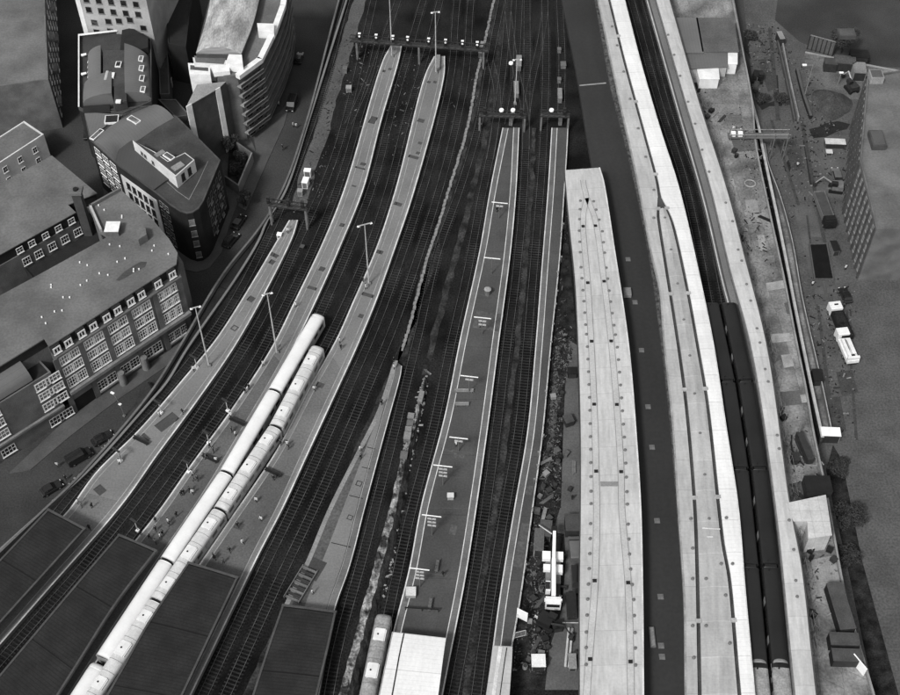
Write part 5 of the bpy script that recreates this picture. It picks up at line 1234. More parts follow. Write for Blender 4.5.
folk=[('the leftmost grey platform',ZP,[(194,371,Wt),(160,416.5,Wt),(183,414,D),(119.5,464,Wt),(79,504,Wt),(92.6,508,D),(90,530,D),(121,460,D),(82,507,G_),(288,233,Wt)]),
('the platform left of both trains',ZP,[(245.6,393,D),(231,417,Wt),(232,432,D),(236,436,Wt),(210,448,D),(214,453,D),(216.5,462,Wt),(193,475,Wt),(198,481,D),(194,481,G_),(182,496,D),(184,494,D),(193,494,Wt),(190,492,D),(156,522,D),(168.5,523,Wt),(177,517,D),(156,531,D),(161,538,Wt),(156,544,G_),(141.6,535,D),(150,539,D),(170,526,D),(163,535,D),(296,307,Wt),(276,349,D),(263,366,Wt),(206,459,G_),(249,389,D)]),
('the platform right of both trains',ZP,[(314.6,391,Wt),(287.7,446,Wt),(289,449,D),(274,480,D),(256.6,502,Wt),(340,343,Wt),(341,349,D),(238,527,D),(243,544,Wt),(230,552,D),(214,558,D),(215,560,D),(223.6,563,G_),(261.5,521,Wt),(281,445,D),(363,282,D),(366,289,Wt)]),
('the tapering wedge platform',ZP,[(360.7,451,Wt),(361,459,D),(313,594,Wt),(394,369,Wt),(394,362,D),(382,405,D)]),
('the broad dark platform',ZP,[(497,212,D),(456,446,Wt),(481,328,D),(443,576,D)]),
('the street beside the wall',ZS+.12,[(293.5,127,Wt),(296.5,128,Wt),(58,467,Wt),(66,480,D),(283,150,D),(244,207,D),(279,106,Wt)]),
('the works alley beside the crane',.06,[(536,620,Wt),(560,600,Wt),(572,500,D)]),
('the pale works slab',.05,[(800,521,Wt),(806,551,Wt),(812,551,Wt),(733,131,Wt),(740,133,Wt)]),
('the grey yard on the right',ZS+.03,[(812,286,Wt),(845,270,Wt),(797,167,Wt),(843,309,D)])]
for where,z,lst in folk:
    for coat in (D,G_,Wt):
        l2=sorted([q for q in lst if q[2]==coat],key=lambda q:q[1])
        for i,(x,y,_) in enumerate(l2):
            o,p=person(x,y,z,coat,where)
            o['category']='person';n=len(l2)
            pos='' if n==1 else (', farthest' if i==0 else ', nearest' if i==n-1 else f', {["","second","third","fourth","fifth","sixth","seventh","eighth","ninth","tenth","eleventh","twelfth","thirteenth","fourteenth","fifteenth","sixteenth","seventeenth"][i]} from afar')
            o['label']=f'person in {cname[coat]} top on {where}{pos}'
            o['group']='people on '+where
# benches and posts on the left platforms
bn=[(141,442,-43,'dark bench on the leftmost platform beside the dark hatch'),(237,423,-38,'dark bench on the people-filled platform, farther of two'),(210,460,-38,'dark bench on the people-filled platform, nearer of two'),(273,474,-28,'dark bench on the platform right of the white trains')]
for x,y,a,lab in bn:
    t=T('bench',lab,'bench',x,y,ZP,None,a+ (15 if x<270 else 12));t.rotation_euler[2]=R(-28)
    part(t,'seat','black',lambda b:b.box(-1.7,-.25,.4,1.7,.25,.48));part(t,'backrest','dark_metal',lambda b:b.box(-1.7,.22,.48,1.7,.3,.95))
    for s in (-1.4,1.4): part(t,'leg','dark_metal',lambda b:b.box(s-.05,-.2,0,s+.05,.2,.4))
for i,(x,y,lab) in enumerate(((197,368,'farthest of three'),(161.5,413,'middle of three'),(121,461,'nearest of three'))):
    t=T('platform_lamp',f'short post with a dark flat arm on the leftmost platform, {lab}','lamp post',x,y,ZP,'short posts on the leftmost platform',-35)
    part(t,'post','pale_metal',lambda b:b.tube((0,0,0),(0,0,3.2),.1,.08,6));part(t,'arm','dark_metal',lambda b:b.box(-1.3,-.2,3.2,.5,.2,3.32));part(t,'base','lamp_white',lambda b:b.box(-.3,-.3,0,.3,.3,.35))
for i,(x,y,lab) in enumerate(((232,413,'farthest'),(213,445,'second'),(193,474,'third'),(142,533,'nearest'))):
    t=T('platform_lamp',f'short post with a dark arm on the people-filled platform, {lab} of four','lamp post',x-4,y-2,ZP,'short posts on the people-filled platform',-35)
    part(t,'post','pale_metal',lambda b:b.tube((0,0,0),(0,0,3.2),.1,.08,6));part(t,'arm','dark_metal',lambda b:b.box(-1.0,-.2,3.2,.5,.2,3.32));part(t,'base','lamp_white',lambda b:b.box(-.3,-.3,0,.3,.3,.35))

# ------------------------------------------------------------------ vehicles
def wheels(t,xs,ys,r=.33,w=.22):
    for x in xs:
        for y in ys:
            b=MB();s=1 if x>0 else -1;b.tube((x-s*w,y,r),(x,y,r),r,r,14);wh=b.build('wheel',Mt['tyre'],t,world=False)
            b=MB();b.tube((x,y,r),(x+s*.02,y,r),r*.6,r*.55,10);b.build('rim',Mt['mid_metal'],wh,world=False)
def car(label,cat,x,y,z,ang,m='car_dark',L=4.3,Wd=1.78,Hh=1.45,van=False,group=None):
    t=T('parked_car' if not van else 'parked_van',label,cat,x,y,z,group,ang)
    hl=L/2;w=Wd/2
    if van: prof=[(-hl,.3),(-hl,1.85),(-hl+.15,2.0),(hl-1.6,2.0),(hl-.9,1.15),(hl-.1,.95),(hl,.3)];cab=None
    else: prof=[(-hl,.3),(-hl,.75),(-hl+.15,.9),(hl-1.35,.92),(hl-.15,.72),(hl,.3)]
    def ext(b,pr,w0,w1f=lambda z:1):
        n=len(pr);k=len(b.v)
        for s in (-1,1):
            for yy,zz in pr: b.v.append((s*w0*w1f(zz),yy,zz))
        b.face(tuple(range(k,k+n)));b.face(tuple(range(k+2*n-1,k+n-1,-1)))
        for i in range(n): j=(i+1)%n;b.face((k+i,k+n+i,k+n+j,k+j))
    ob=part(t,'body',m,lambda b:ext(b,prof,w))
    bv=ob.modifiers.new('b','BEVEL');bv.width=.07;bv.segments=2;bv.limit_method='ANGLE'
    if not van:
        cp=[(-hl+.45,.88),(-hl+.85,Hh),(hl-2.0,Hh),(hl-1.25,.9)]
        part(t,'window','glass',lambda b:ext(b,cp,w-.06,lambda z:1 if z<1 else .84))
        part(t,'roof',m,lambda b:b.box(-w*.82,-hl+.8,Hh-.02,w*.82,hl-1.95,Hh+.03))
    else:
        part(t,'windscreen','glass',lambda b:b.quad((-w*.9,hl-1.55,2.0),(w*.9,hl-1.55,2.0),(w*.9,hl-.88,1.2),(-w*.9,hl-.88,1.2)))
    wheels(t,(-w,w),(-hl*.62,hl*.62))
    for s in (-1,1):
        part(t,'headlight','lamp_white',lambda b:b.box(s*w*.7-.15,hl-.04,.55,s*w*.7+.15,hl+.03,.7))
    return t
car('black taxi-like car parked on the kerb below the corner building, nearer of two','car',231,242,ZS+.03,-27,'car_dark',4.7,1.9,1.75)
car('black car parked on the kerb below the corner building, farther of two','car',239,224,ZS+.03,-22,'car_dark',4.5)
car('dark van with pale front in the street beside the white-topped flats','van',292,106,ZS+.03,-8+180,'car_dark',5.0,1.95,van=True)
car('dark car parked near the top of the street beside the flats','car',299,60,ZS+.03,-8,'car_dark')
car('dark car parked by the boundary wall at the left, nearest the camera','car',52,490,ZS+.03,-52,'car_dark')
car('dark van parked by the boundary wall at the left','van',80,459,ZS+.03,-52,'car_dark',5,1.95,van=True)
car('dark grey car parked by the boundary wall opposite the brick office','car',103,440,ZS+.03,-52,'car_dark')
car('dark car in the narrow street left of the corner building','car',88,135,ZS+.03,10,'car_dark')
car('small dark car alone in the yard above the black lorry','car',844.5,297,ZS+.03,8,'car_dark')
car('dark car with pale roof box parked near the tall dark building','car',836,177,ZS+.03,0,'car_grey',4.8,1.9)
car('grey van parked against the pale ribbed roof in the works alley, farther of two','van',574.5,551,.06,2,'car_grey',5.,2,van=True)
car('dark van parked against the pale ribbed roof in the works alley, nearer of two','van',577,583,.06,180,'car_dark',5,1.95,van=True)
# motorbike
t=T('motorcycle','dark motorcycle parked on the pavement in front of the brick office','motorcycle',151,387,ZS+.13,None,35)
part(t,'frame','black',lambda b:(b.box(-.15,-.6,.4,.15,.5,.8),b.box(-.12,-.9,.75,.12,-.1,.88),b.tube((-.35,.55,1.05),(.35,.55,1.05),.03,.03,6),b.tube((0,.75,.33),(0,.5,1.05),.05,.05,6)))
for yy in (-.7,.75): part(t,'wheel','tyre',lambda b:b.tube((-.07,yy,.33),(.07,yy,.33),.33,.33,14))
# lorries in the yard
def lorry(label,x,y,ang,cabm,bedm,L=8.5,Wd=2.5,load=None,h=2.3,z=ZS+.03):
    t=T('lorry',label,'lorry',x,y,z,None,ang);w=Wd/2;hl=L/2
    part(t,'chassis','dark_metal',lambda b:b.box(-w*.7,-hl,.55,w*.7,hl,.95))
    part(t,'cab',cabm,lambda b:(b.box(-w,hl-2,.6,w,hl,2.6),b.box(-w*.9,hl-1.8,2.6,w*.9,hl-.5,2.85)))
    part(t,'windscreen','glass',lambda b:b.box(-w*.88,hl,1.55,w*.88,hl+.03,2.4))
    part(t,'light_bar','black',lambda b:b.box(-.4,hl-1.2,2.85,.4,hl-.9,3.0))
    def bed(b):
        y0,y1=-hl,hl-2.25;b.box(-w,y0,.98,w,y1,1.15)
        b.box(-w,y0,1.15,-w+.1,y1,h);b.box(w-.1,y0,1.15,w,y1,h);b.box(-w+.1,y0,1.15,w-.1,y0+.1,h);b.box(-w+.1,y1-.1,1.15,w-.1,y1,h)
    part(t,'tipper_body',bedm,bed)
    part(t,'load',load or 'soil',lambda b:b.box(-w+.1,-hl+.1,1.15,w-.1,hl-2.35,h-.35))
    wheels(t,(-w,w),(-hl+1,-hl+2.3,hl-1.1),.48,.3)
    return t
lorry('long black tipper lorry with a bright white cab in the yard on the right',838.5,326,8,'car_white','black',9)
lorry('grey flatbed lorry with a dark box in the upper part of the yard',823,214,5+180,'black','mid_metal',10,load='canopy_edge')
t=T('mixer_lorry','white lorry with an open machine bed parked nearest in the yard','lorry',845,351,ZS+.03,None,8)
part(t,'chassis','dark_metal',lambda b:b.box(-.9,-4,.5,.9,4,.95));part(t,'cab','car_white',lambda b:(b.box(-1.2,2.2,.6,1.2,4,2.7),b.box(-1.1,2.4,2.7,1.1,3.6,2.9)))
part(t,'windscreen','glass',lambda b:b.box(-1.05,4,1.6,1.05,4.03,2.5))
part(t,'body','white_paint',lambda b:(b.box(-1.25,-4,.98,1.25,1.9,1.8),b.box(-.9,-3.4,1.8,-.3,1.4,2.5),b.box(.2,-2.6,1.8,1.0,1.2,2.3),b.box(-1.25,-3.9,1.8,1.25,-3.4,2.6)))
part(t,'hose_reel','black',lambda b:(b.tube((-.2,-1.5,2.2),(-.2,1.2,2.3),.14,.14,8),b.tube((.5,-2.9,2.0),(-.5,-2.9,2.0),.35,.35,10)));wheels(t,(-1.25,1.25),(-3,-1.8,3),.48,.3)
t=T('digger','small excavator with pale arm parked near the tall dark building','digger',835,190,ZS+.03,None,80)
def digger(t,m,arm):
    for s in (-1,1): part(t,'track','tyre',lambda b:b.box(s*1.0-.25,-1.5,0,s*1.0+.25,1.5,.7))
    part(t,'body',m,lambda b:(b.box(-1.1,-1.5,.8,1.1,.9,1.9),b.box(-.5,-.5,.6,.5,.5,.8)));part(t,'cab','glass',lambda b:b.box(-1.1,-.1,1.9,-.1,1.3,2.8))
    part(t,'arm',arm,lambda b:(b.tube((.4,.8,1.6),(.4,3.2,3.2),.2,.16,6),b.tube((.4,3.2,3.2),(.4,4.6,1.2),.15,.12,6)));part(t,'bucket','dark_metal',lambda b:b.box(0,4.3,.4,.8,5.1,1.2))
digger(t,'mid_metal','grey_line')
t=T('digger','black excavator standing beside the hoarding near the top of the yard','digger',757,80,ZS+.03,None,170);digger(t,'black','dark_metal')
t=T('digger','dark excavator at the right edge beyond the round spoil heap','digger',851,90,ZS+.03,None,20);digger(t,'dark_metal','pale_metal')
t=T('digger','dark excavator working in the alley below the white crane','digger',547,624,.06,None,-120);digger(t,'black','dark_metal')
# mobile crane
t=T('mobile_crane','white mobile crane with its boom laid flat in the works alley','crane',552.5,580,.06,None,-3)
part(t,'chassis','dark_metal',lambda b:b.box(-1.25,-5,.5,1.25,5,1.3))
part(t,'deck','mid_metal',lambda b:(b.box(-1.3,-1.5,1.3,1.3,4.7,1.55)))
part(t,'carrier_cab','white_paint',lambda b:(b.box(-1.3,-6.0,.5,1.3,-4.6,2.6),b.box(-1.5,-5.3,1.9,1.5,-5.0,2.7)))
part(t,'windscreen','glass',lambda b:b.box(-1.1,-6.05,1.5,1.1,-6.0,2.4))
part(t,'operator_cab','white_paint',lambda b:b.box(-1.3,-3.6,1.4,-.5,-1.8,2.9));part(t,'cab_window','glass',lambda b:b.box(-1.32,-3.4,2.,-.55,-2.,2.93))
[part(t,'counterweight','lamp_white',lambda b:b.box(*q)) for q in ((-1.7,.6,1.5,-.5,1.7,2.4),(.5,.2,1.5,1.6,1.7,2.4),(-1.9,2.7,1.5,-.5,4.2,2.5),(.5,2.7,1.5,1.7,4.2,2.5))]
part(t,'boom','lamp_white',lambda b:(b.tube((0,-4.6,3.1),(0,2.2,3.3),.5,.46,4),b.tube((0,2.2,3.3),(.1,7.6,3.5),.4,.36,4)))
part(t,'hook_block','black',lambda b:(b.box(-.4,7.6,2.8,.6,8.8,3.4)));part(t,'jib','pale_metal',lambda b:b.tube((-.3,7.2,3.3),(-2.6,9.0,3.1),.12,.1,6))
wheels(t,(-1.3,1.3),(-4,-2.6,1.5,2.9,4.2),.55,.35)
for s in (-1,1):
    for yy in (-1.6,4.6): part(t,'outrigger','dark_metal',lambda b:(b.box(min(0,s*2.4),yy-.15,.6,max(0,s*2.4),yy+.15,.85),b.box(s*2.3-.2,yy-.2,0,s*2.3+.2,yy+.2,.6)))

# ------------------------------------------------------------------ works alley
def flat(name,px,z,m): return sheet(name,px,z,Mt[m])
flat('alley_ground',[(572,168),(566,200),(561,262),(552.5,346),(544,438),(535,508),(522,600),(513,652),(509,690),(580,690),(580,438),(577,340),(567,230)],.014,'soil')
flat('alley_road',[(569,340),(577,345),(579.5,438),(580,508),(579,600),(579,690),(545,690),(549,650),(562,610),(566,560),(564,534),(553,532),(561,505),(563,440),(565,390)],.034,'yard_slab')
flat('alley_path',[(556,345),(561,345),(556,430),(549,470),(545,470),(548,430)],.03,'yard')
def box_thing(name,label,cat,x,y,z,w,l,h,m,lidm=None,ang=0,group=None,ribs=0):
    t=T(name,label,cat,x,y,z,group,ang)
    def f(b):
        b.box(-w/2,-l/2,0,w/2,l/2,h)
        for k in range(ribs):
            yy=-l/2+l*(k+.5)/ribs
            for s in (-1,1): b.box(s*w/2-.05,yy-.12,.1,s*w/2+.05,yy+.12,h-.1)
    part(t,'casing',m,f);part(t,'lid',lidm or m,lambda b:(b.box(-w/2-.06,-l/2-.06,h,w/2+.06,l/2+.06,h+.1),b.box(-w/2+.25,-l/2+.3,h+.1,w/2-.25,l/2-.3,h+.14)));part(t,'door','dark_metal',lambda b:b.box(-w/2+.15,-l/2-.04,.15,w/2-.15,-l/2,h-.15))
    return t
box_thing('container','dark steel container at the far end of the wide part of the works alley','container',572,529,.05,2.6,3.4,2.2,'dark_metal','canopy_edge',0,None,5)
box_thing('container','pale grey container against the narrow platform beside the crane boom','container',538.5,546,.05,1.6,4.4,2.2,'concrete','yard_slab',-5,None,6)
box_thing('container','grey cabin standing on the alley ground beyond the crane jib','container',545,534,.05,2,3.2,2,'yard_slab','pavement',-8)
box_thing('generator','small machine with a white top near the bottom of the works alley','generator',538,665,.05,2.2,2.2,1.6,'mid_metal','white_paint',0)
box_thing('skip','dark skip in the works alley just right of the excavator','skip',557,628,.05,1.6,1.6,1.2,'black','soil',10)
box_thing('skip','long dark skip near the bottom right corner of the works alley','skip',571,608,.05,1.6,4.5,1.2,'canopy_edge','slate',0)
box_thing('skip','dark drum-like bin halfway up the works alley','skip',572,375,.05,1.8,1.6,1.4,'black','black',0)
box_thing('skip','dark round-looking bin between pipes in the works alley','skip',568,423,.05,1.6,1.8,1.4,'dark_metal','canopy_edge',20)
box_thing('pallet_stack','pale pallet stack by the pipes at the bottom of the works alley','pallets',572,664,.05,1.2,2.6,1.,'coping','concrete',0)
t=T('pipe_stack','two long pale pipes stacked near the bottom of the works alley','pipes',567,648,.05,None,-8)
for k in (0,1): part(t,'pipe','pale_metal',lambda b:b.tube((k*.6,-3.5,.3),(k*.6,3.5,.3),.22,.22,10),'auto')
t=T('barrier','pale horizontal barrier pole across the works alley','barrier',568,625.5,.05,None,0);part(t,'pole','pale_metal',lambda b:b.tube((-2.2,0,1),(2.2,0,1),.1,.1,6));part(t,'stand','dark_metal',lambda b:b.box(1.9,-.3,0,2.5,.3,1.1))
t=T('leaning_board','upright white panel leaning at the edge of the narrow dark platform','panel',522,619,ZP,None,-30);part(t,'sheet','lamp_white',lambda b:b.box(-1,-.1,0,1,.0,3.0));part(t,'brace','mid_metal',lambda b:(b.tube((-.8,.0,2.0),(-.8,1.2,0),.05,.05,4),b.tube((.8,.0,2.0),(.8,1.2,0),.05,.05,4)))
t=T('mesh_barrier','pale mesh barrier at the near end of the narrow dark platform','barrier',520,637,ZP,None,15);part(t,'frame','pale_metal',lambda b:(b.box(-1,-.05,1.9,1,.05,2.),b.box(-1,-.05,0,-.9,.05,2),b.box(.9,-.05,0,1,.05,2),b.box(-1,-.05,.1,1,.05,.2)));part(t,'mesh','coping',lambda b:[b.box(-.9,-.02,.3+.3*k,.9,.02,.36+.3*k) for k in range(5)])
# fence on the outer edge of the narrow platform, with small lamps
fc=offset(fR,-.1)
t=thing('edge_fence','post-and-rail fence along the works side of the narrow dark platform','fence',(fc[60].x,fc[60].y,ZP))
m_=MB();m_.slab(offset(fc,-.03),offset(fc,.03),ZP+1.0,ZP+1.08);m_.build('rail',Mt['grey_line'],t)
s=1
while s<clen(fc)-3:
    p,_=at_s(fc,s);m_=MB();m_.box(p.x-.05,p.y-.05,ZP,p.x+.05,p.y+.05,ZP+1.0);m_.build('post',Mt['mid_metal'],t);s+=3.2
for k,(x,y) in enumerate(((563,229),(560.5,237),(561,262),(557,277),(557,296),(555.5,309),(553,329),(551,347),(549.5,365),(545,396),(543,440),(538,457),(537,470),(534,484),(532,513),(526,569))):
    w=['farthest','second','third','fourth','fifth','sixth','seventh','eighth','ninth','tenth','eleventh','twelfth','thirteenth','fourteenth','fifteenth','nearest'][k]
    t=T('fence_lamp',f'tiny white lamp on the fence of the narrow dark platform, {w} in line' ,'lamp',x,y,ZP,'tiny lamps along the narrow dark platform');part(t,'post','mid_metal',lambda b:b.tube((0,0,0),(0,0,1.6),.06,.05,6));part(t,'lamp_head','coping',lambda b:b.box(-.16,-.16,1.55,.16,.16,1.75))
# heaps of site clutter: planks, drums, boxes, each a thing
rc_=random.Random(11)
clut=[('plank_stack','stack of planks','planks'),('crate','square crate','crate'),('oil_drum','round drum','drum'),('rubble_bag','pale builder\'s bag','bag')]
def clutter(kind,x,y,z,lab,tone):
    if rc_.random()<0: return
    t=T(kind,lab,{'plank_stack':'planks','crate':'crate','oil_drum':'drum','rubble_bag':'bag'}[kind],x,y,z,None,rc_.uniform(-60,60))
    if kind=='plank_stack':
        for k in range(3): part(t,'plank',tone,lambda b:b.box(-.32+k*.22,-1.6+.2*k,0,-.13+k*.22,1.6-.1*k,.16+.06*k))
    elif kind=='crate':
        part(t,'box',tone,lambda b:b.box(-.5,-.45,.1,.5,.45,.8));part(t,'lid',tone,lambda b:b.box(-.55,-.5,.8,.55,.5,.86));part(t,'pallet','yard_slab',lambda b:b.box(-.55,-.5,0,.55,.5,.1))
    elif kind=='oil_drum':
        part(t,'drum',tone,lambda b:(b.tube((0,0,0),(0,0,.9),.42,.42,12),b.tube((0,0,.4),(0,0,.46),.45,.45,12)),'auto');part(t,'lid','dark_metal',lambda b:b.tube((0,0,.9),(0,0,.94),.36,.36,12))
    else:
        part(t,'bag',tone,lambda b:(b.prism([(-.4,-.36),(.36,-.4),(.4,.36),(-.36,.4)],0,.6),b.prism([(-.3,-.3),(.3,-.3),(.26,.3),(-.3,.26)],.6,.72)))
kinds=['plank_stack','crate','oil_drum','rubble_bag'];kw={'plank_stack':'stack of planks','crate':'square crate','oil_drum':'round drum','rubble_bag':"builder's bag"}
al=[(546,441),(553,437),(548,452),(557,452),(545,462),(551,468),(558,463),(546,475),(552,480),(560,458),(543,488),(549,492),(547,500),(540,497),(555,487),(537,512),(544,515),(533,535),(541,528),(549,520),(541,560),(534,575),(541,590),(533,600),(540,603),(530,622),(538,632),(545,640),(536,645),(548,648),(533,655),(541,655),(546,665),(529,660),(525,668),(550,560),(559,545),(561,556),(562,395),(566,455),(574,468),(570,490),(555,420),(553,398),(560,375),(572,640),(575,655)]
tn=['black','dark_metal','mid_metal','pavement','soil','canopy_edge','yard_slab','dark_metal','concrete']
dk={'black':'black','dark_metal':'dark','mid_metal':'grey','concrete':'pale','soil':'brown-dark','canopy_edge':'dull grey','yard_slab':'mid grey','pavement':'drab grey','coping':'whitish'}
cc={}
lst=[]
for i,(x,y) in enumerate(al): lst.append((kinds[i*7%4 if i%3 else (i//3)%4],x,y,tn[(i*5)%9]))
tot={}
for k,x,y,tone in lst: tot[(k,tone)]=tot.get((k,tone),0)+1
for k,x,y,tone in sorted(lst,key=lambda q:q[2]):
    cc[(k,tone)]=cc.get((k,tone),0)+1;n=cc[(k,tone)]
    sfx='' if tot[(k,tone)]==1 else (', farthest' if n==1 else ', nearest' if n==tot[(k,tone)] else f', {["","","second","third","fourth","fifth"][min(n,5)]} from afar')
    clutter(k,x,y,.05,f'{dk[tone]} {kw[k]} on the ground of the works alley{sfx}',tone)
# ------------------------------------------------------------------ on the works slab
for i,(x,y,w,l,a) in enumerate(((838,612,2.1,8.6,5),(841.5,645,3.8,2.2,-2),(844,661,3.8,2.2,-2))):
    box_thing('container',['long black container standing on the slab near the bottom right','black container across the slab, upper of two at the bottom right','black container across the slab, lower of two at the bottom right'][i],'container',x,y,.05,w*1.25,l,2.2,'black','canopy_edge',a,None,7)
box_thing('container','dark stacked container beside the sheeted scaffold','container',815.5,491,.05,4.6,3.4,2.3,'dark_metal','black',0,None,5)
t=T('piling_rig','dark machine with a hose loop standing on the works slab','machine',803,450,.05,None,10)
part(t,'body','dark_metal',lambda b:(b.box(-.6,-3.4,.3,.6,3,1.8),b.box(-.8,-3,0,.8,2.6,.4)));part(t,'hose','black',lambda b:[b.tube((-1.2-1.*math.sin(math.pi*k/8),3.2-6.8*k/8,.5),(-1.2-1.*math.sin(math.pi*(k+1)/8),3.2-6.8*(k+1)/8,.5),.14,.14,6) for k in range(8)]);part(t,'mast','mid_metal',lambda b:b.tube((0,3,1.5),(0,3.4,4),.2,.2,8))
box_thing('generator','black generator box on the works slab beside the hose machine','generator',794,461,.05,1.2,1.8,1.4,'black','dark_metal',0)
t=T('open_frame','pale square frame lying on the works slab below the hose machine','frame',806.5,462,.05,None,-5);part(t,'frame','coping',lambda b:(b.box(-1.8,-1,0,1.8,-.8,.4),b.box(-1.8,.8,0,1.8,1,.4),b.box(-1.8,-.8,0,-1.6,.8,.4),b.box(1.6,-.8,0,1.8,.8,.4)));part(t,'infill','band',lambda b:b.box(-1.6,-.8,0,1.6,.8,.15))
t=T('hose_ring','pale ring of coiled hose lying on the works slab','hose',750,184,.05);part(t,'coil','grey_line',lambda b:[b.tube((1.2*math.cos(a*.5236),1.1*math.sin(a*.5236),.2),(1.2*math.cos((a+1)*.5236),1.1*math.sin((a+1)*.5236),.2),.16,.16,6) for a in range(12)])
sl=[('crate',711,112,'black'),('crate',707,118,'dark_metal'),('plank_stack',722,119,'dark_metal'),('plank_stack',714,115,'coping'),('oil_drum',736,157,'black'),('crate',734,152,'dark_metal'),('crate',742,240,'black'),('plank_stack',740,236,'dark_metal'),('crate',783,419,'black'),('plank_stack',781,413,'dark_metal'),('rubble_bag',790,490,'coping'),('crate',698,104,'dark_metal'),('crate',704,73,'dark_metal'),('rubble_bag',811,558,'black'),('crate',800,563,'dark_metal'),('oil_drum',813,617,'black'),('crate',833,561,'dark_metal'),('plank_stack',765,219,'black'),('rubble_bag',756,197,'coping'),('rubble_bag',764,208,'coping'),('plank_stack',803,498,'dark_metal'),('crate',692,88,'dark_metal'),('oil_drum',700,86,'black'),('crate',728,72,'dark_metal'),('crate',810,552,'black'),('crate',829,551,'black'),('plank_stack',814,640,'mid_metal')]
tot={};cc={}
for k,x,y,tone in sl: tot[(k,tone)]=tot.get((k,tone),0)+1
for k,x,y,tone in sorted(sl,key=lambda q:q[2]):
    cc[(k,tone)]=cc.get((k,tone),0)+1;n=cc[(k,tone)];N=tot[(k,tone)]
    sfx='' if N==1 else (', farthest' if n==1 else ', nearest' if n==N else f', {["","","second","third","fourth","fifth","sixth","seventh","eighth"][n]} from afar')
    clutter(k,x,y,.05,f'{dk[tone]} {kw[k]} on the pale works slab{sfx}',tone)
# slab stains and bays
rs=random.Random(5)
for i,(px,m) in enumerate(([[(712,95),(738,92),(744,128),(722,130)],'slab'],[[(745,200),(757,199),(760,217),(748,218)],'concrete'],[[(730,135),(756,133),(759,150),(735,152)],'yard_slab'],[[(757,235),(764,235),(767,250),(760,251)],'grey_line'],[[(757,258),(774,255),(776,268),(760,272)],'slab'],[[(766,283),(785,280),(786,288),(767,291)],'grey_line'],[[(770,334),(790,333),(791,341),(772,343)],'grey_line'],[[(781,355),(791,354),(794,366),(784,368)],'grey_line'],[[(745,238),(741,236),(748,250),(752,252)],'pavement'],[[(780,392),(802,390),(806,404),(783,406)],'yard_slab'],[[(790,484),(806,480),(812,498),(793,500)],'yard'],[[(811,560),(834,555),(842,590),(818,600)],'concrete'],[[(688,83),(702,82),(700,92),(692,94)],'yard_stain'],[[(800,395),(806,394),(808,402),(802,403)],'grey_line'],[[(784,303),(788,302),(790,314),(787,314)],'yard_slab'])):
    sheet('slab_patch',px,.034+.003*i,Mt[m])
# access bridge over the hoarding
t=T('access_bridge','pale scaffold access bridge crossing the hoarding between slab and yard','bridge',756,138,0,None,0)
part(t,'walkway','band',lambda b:b.box(-6.5,-.9,.6,7.5,.9,.8));part(t,'handrail','grey_line',lambda b:(b.box(-6.5,-.95,1.7,7.5,-.85,1.8),b.box(-6.5,.85,1.7,7.5,.95,1.8)))
part(t,'support','mid_metal',lambda b:[b.box(x-.08,y-.08,(-6 if x>1 else 0),x+.08,y+.08,1.8) for x in (-6,-3,-.5,4,7) for y in (-.9,.9)])
for x in (-5.4,-3.8): part(t,'cabinet','lamp_white',lambda b:b.box(x-.5,-.5,.8,x+.5,.5,1.7))
# ------------------------------------------------------------------ yard: walls, heap, lamps, fence, tree
def yc(pts,z=ZS): return smooth([V2(x,y,z) for x,y in pts],2)
ca=yc([(778,40),(787,80),(795,119)],ZS+1.2);cb=yc([(782,38),(790,78),(799,117)],ZS+1.2)
t=thing('loading_trough','long narrow concrete trough with raised side walls in the yard','trough',(ca[3].x+.8,ca[3].y,ZS))
for c_ in (ca,cb):
    m_=MB();m_.slab(offset(c_,-.18),offset(c_,.18),ZS,ZS+1.2);m_.build('side_wall',Mt['coping' if c_ is cb else 'pavement'],t)
m_=MB();m_.slab(offset(ca,.2),offset(cb,-.2),ZS,ZS+.25);m_.build('floor',Mt['canopy_edge'],t)
c_=yc([(797,68),(803,92),(811,116)],ZS+1);t=wall('yard_wall','dark low wall running down the yard beside the spoil heap',c_,.5,ZS,ZS+1.1,'yard_stain','pavement')
t=wall('yard_wall','long pale low wall at the edge of the far road, top right',yc([(805,53),(830,58),(858,64),(900,72)],ZS+1.2),.5,ZS,ZS+1.4,'slab','concrete')
c_=resample(yc([(807,49),(832,56)],ZS),12);t=thing('panel_fence','tall fence of dark grey panels between pale posts near the dark tree','fence',(c_[5].x,c_[5].y,ZS))
L_=clen(c_);dx=(c_[-1]-c_[0]).normalized()
for k in range(7):
    p=c_[0]+dx*(L_*k/6);m_=MB();m_.box(p.x-.12,p.y-.12,ZS,p.x+.12,p.y+.12,ZS+4.2);m_.build('post',Mt['dark_metal'],t)
m_=MB();m_.slab(offset(c_,-.05),offset(c_,.05),ZS+.3,ZS+3.9);m_.build('panel',Mt['yard_slab'],t)
m_=MB();m_.slab(offset(c_,-.12),offset(c_,.12),ZS+4.2,ZS+4.4);m_.build('top_rail',Mt['coping'],t)
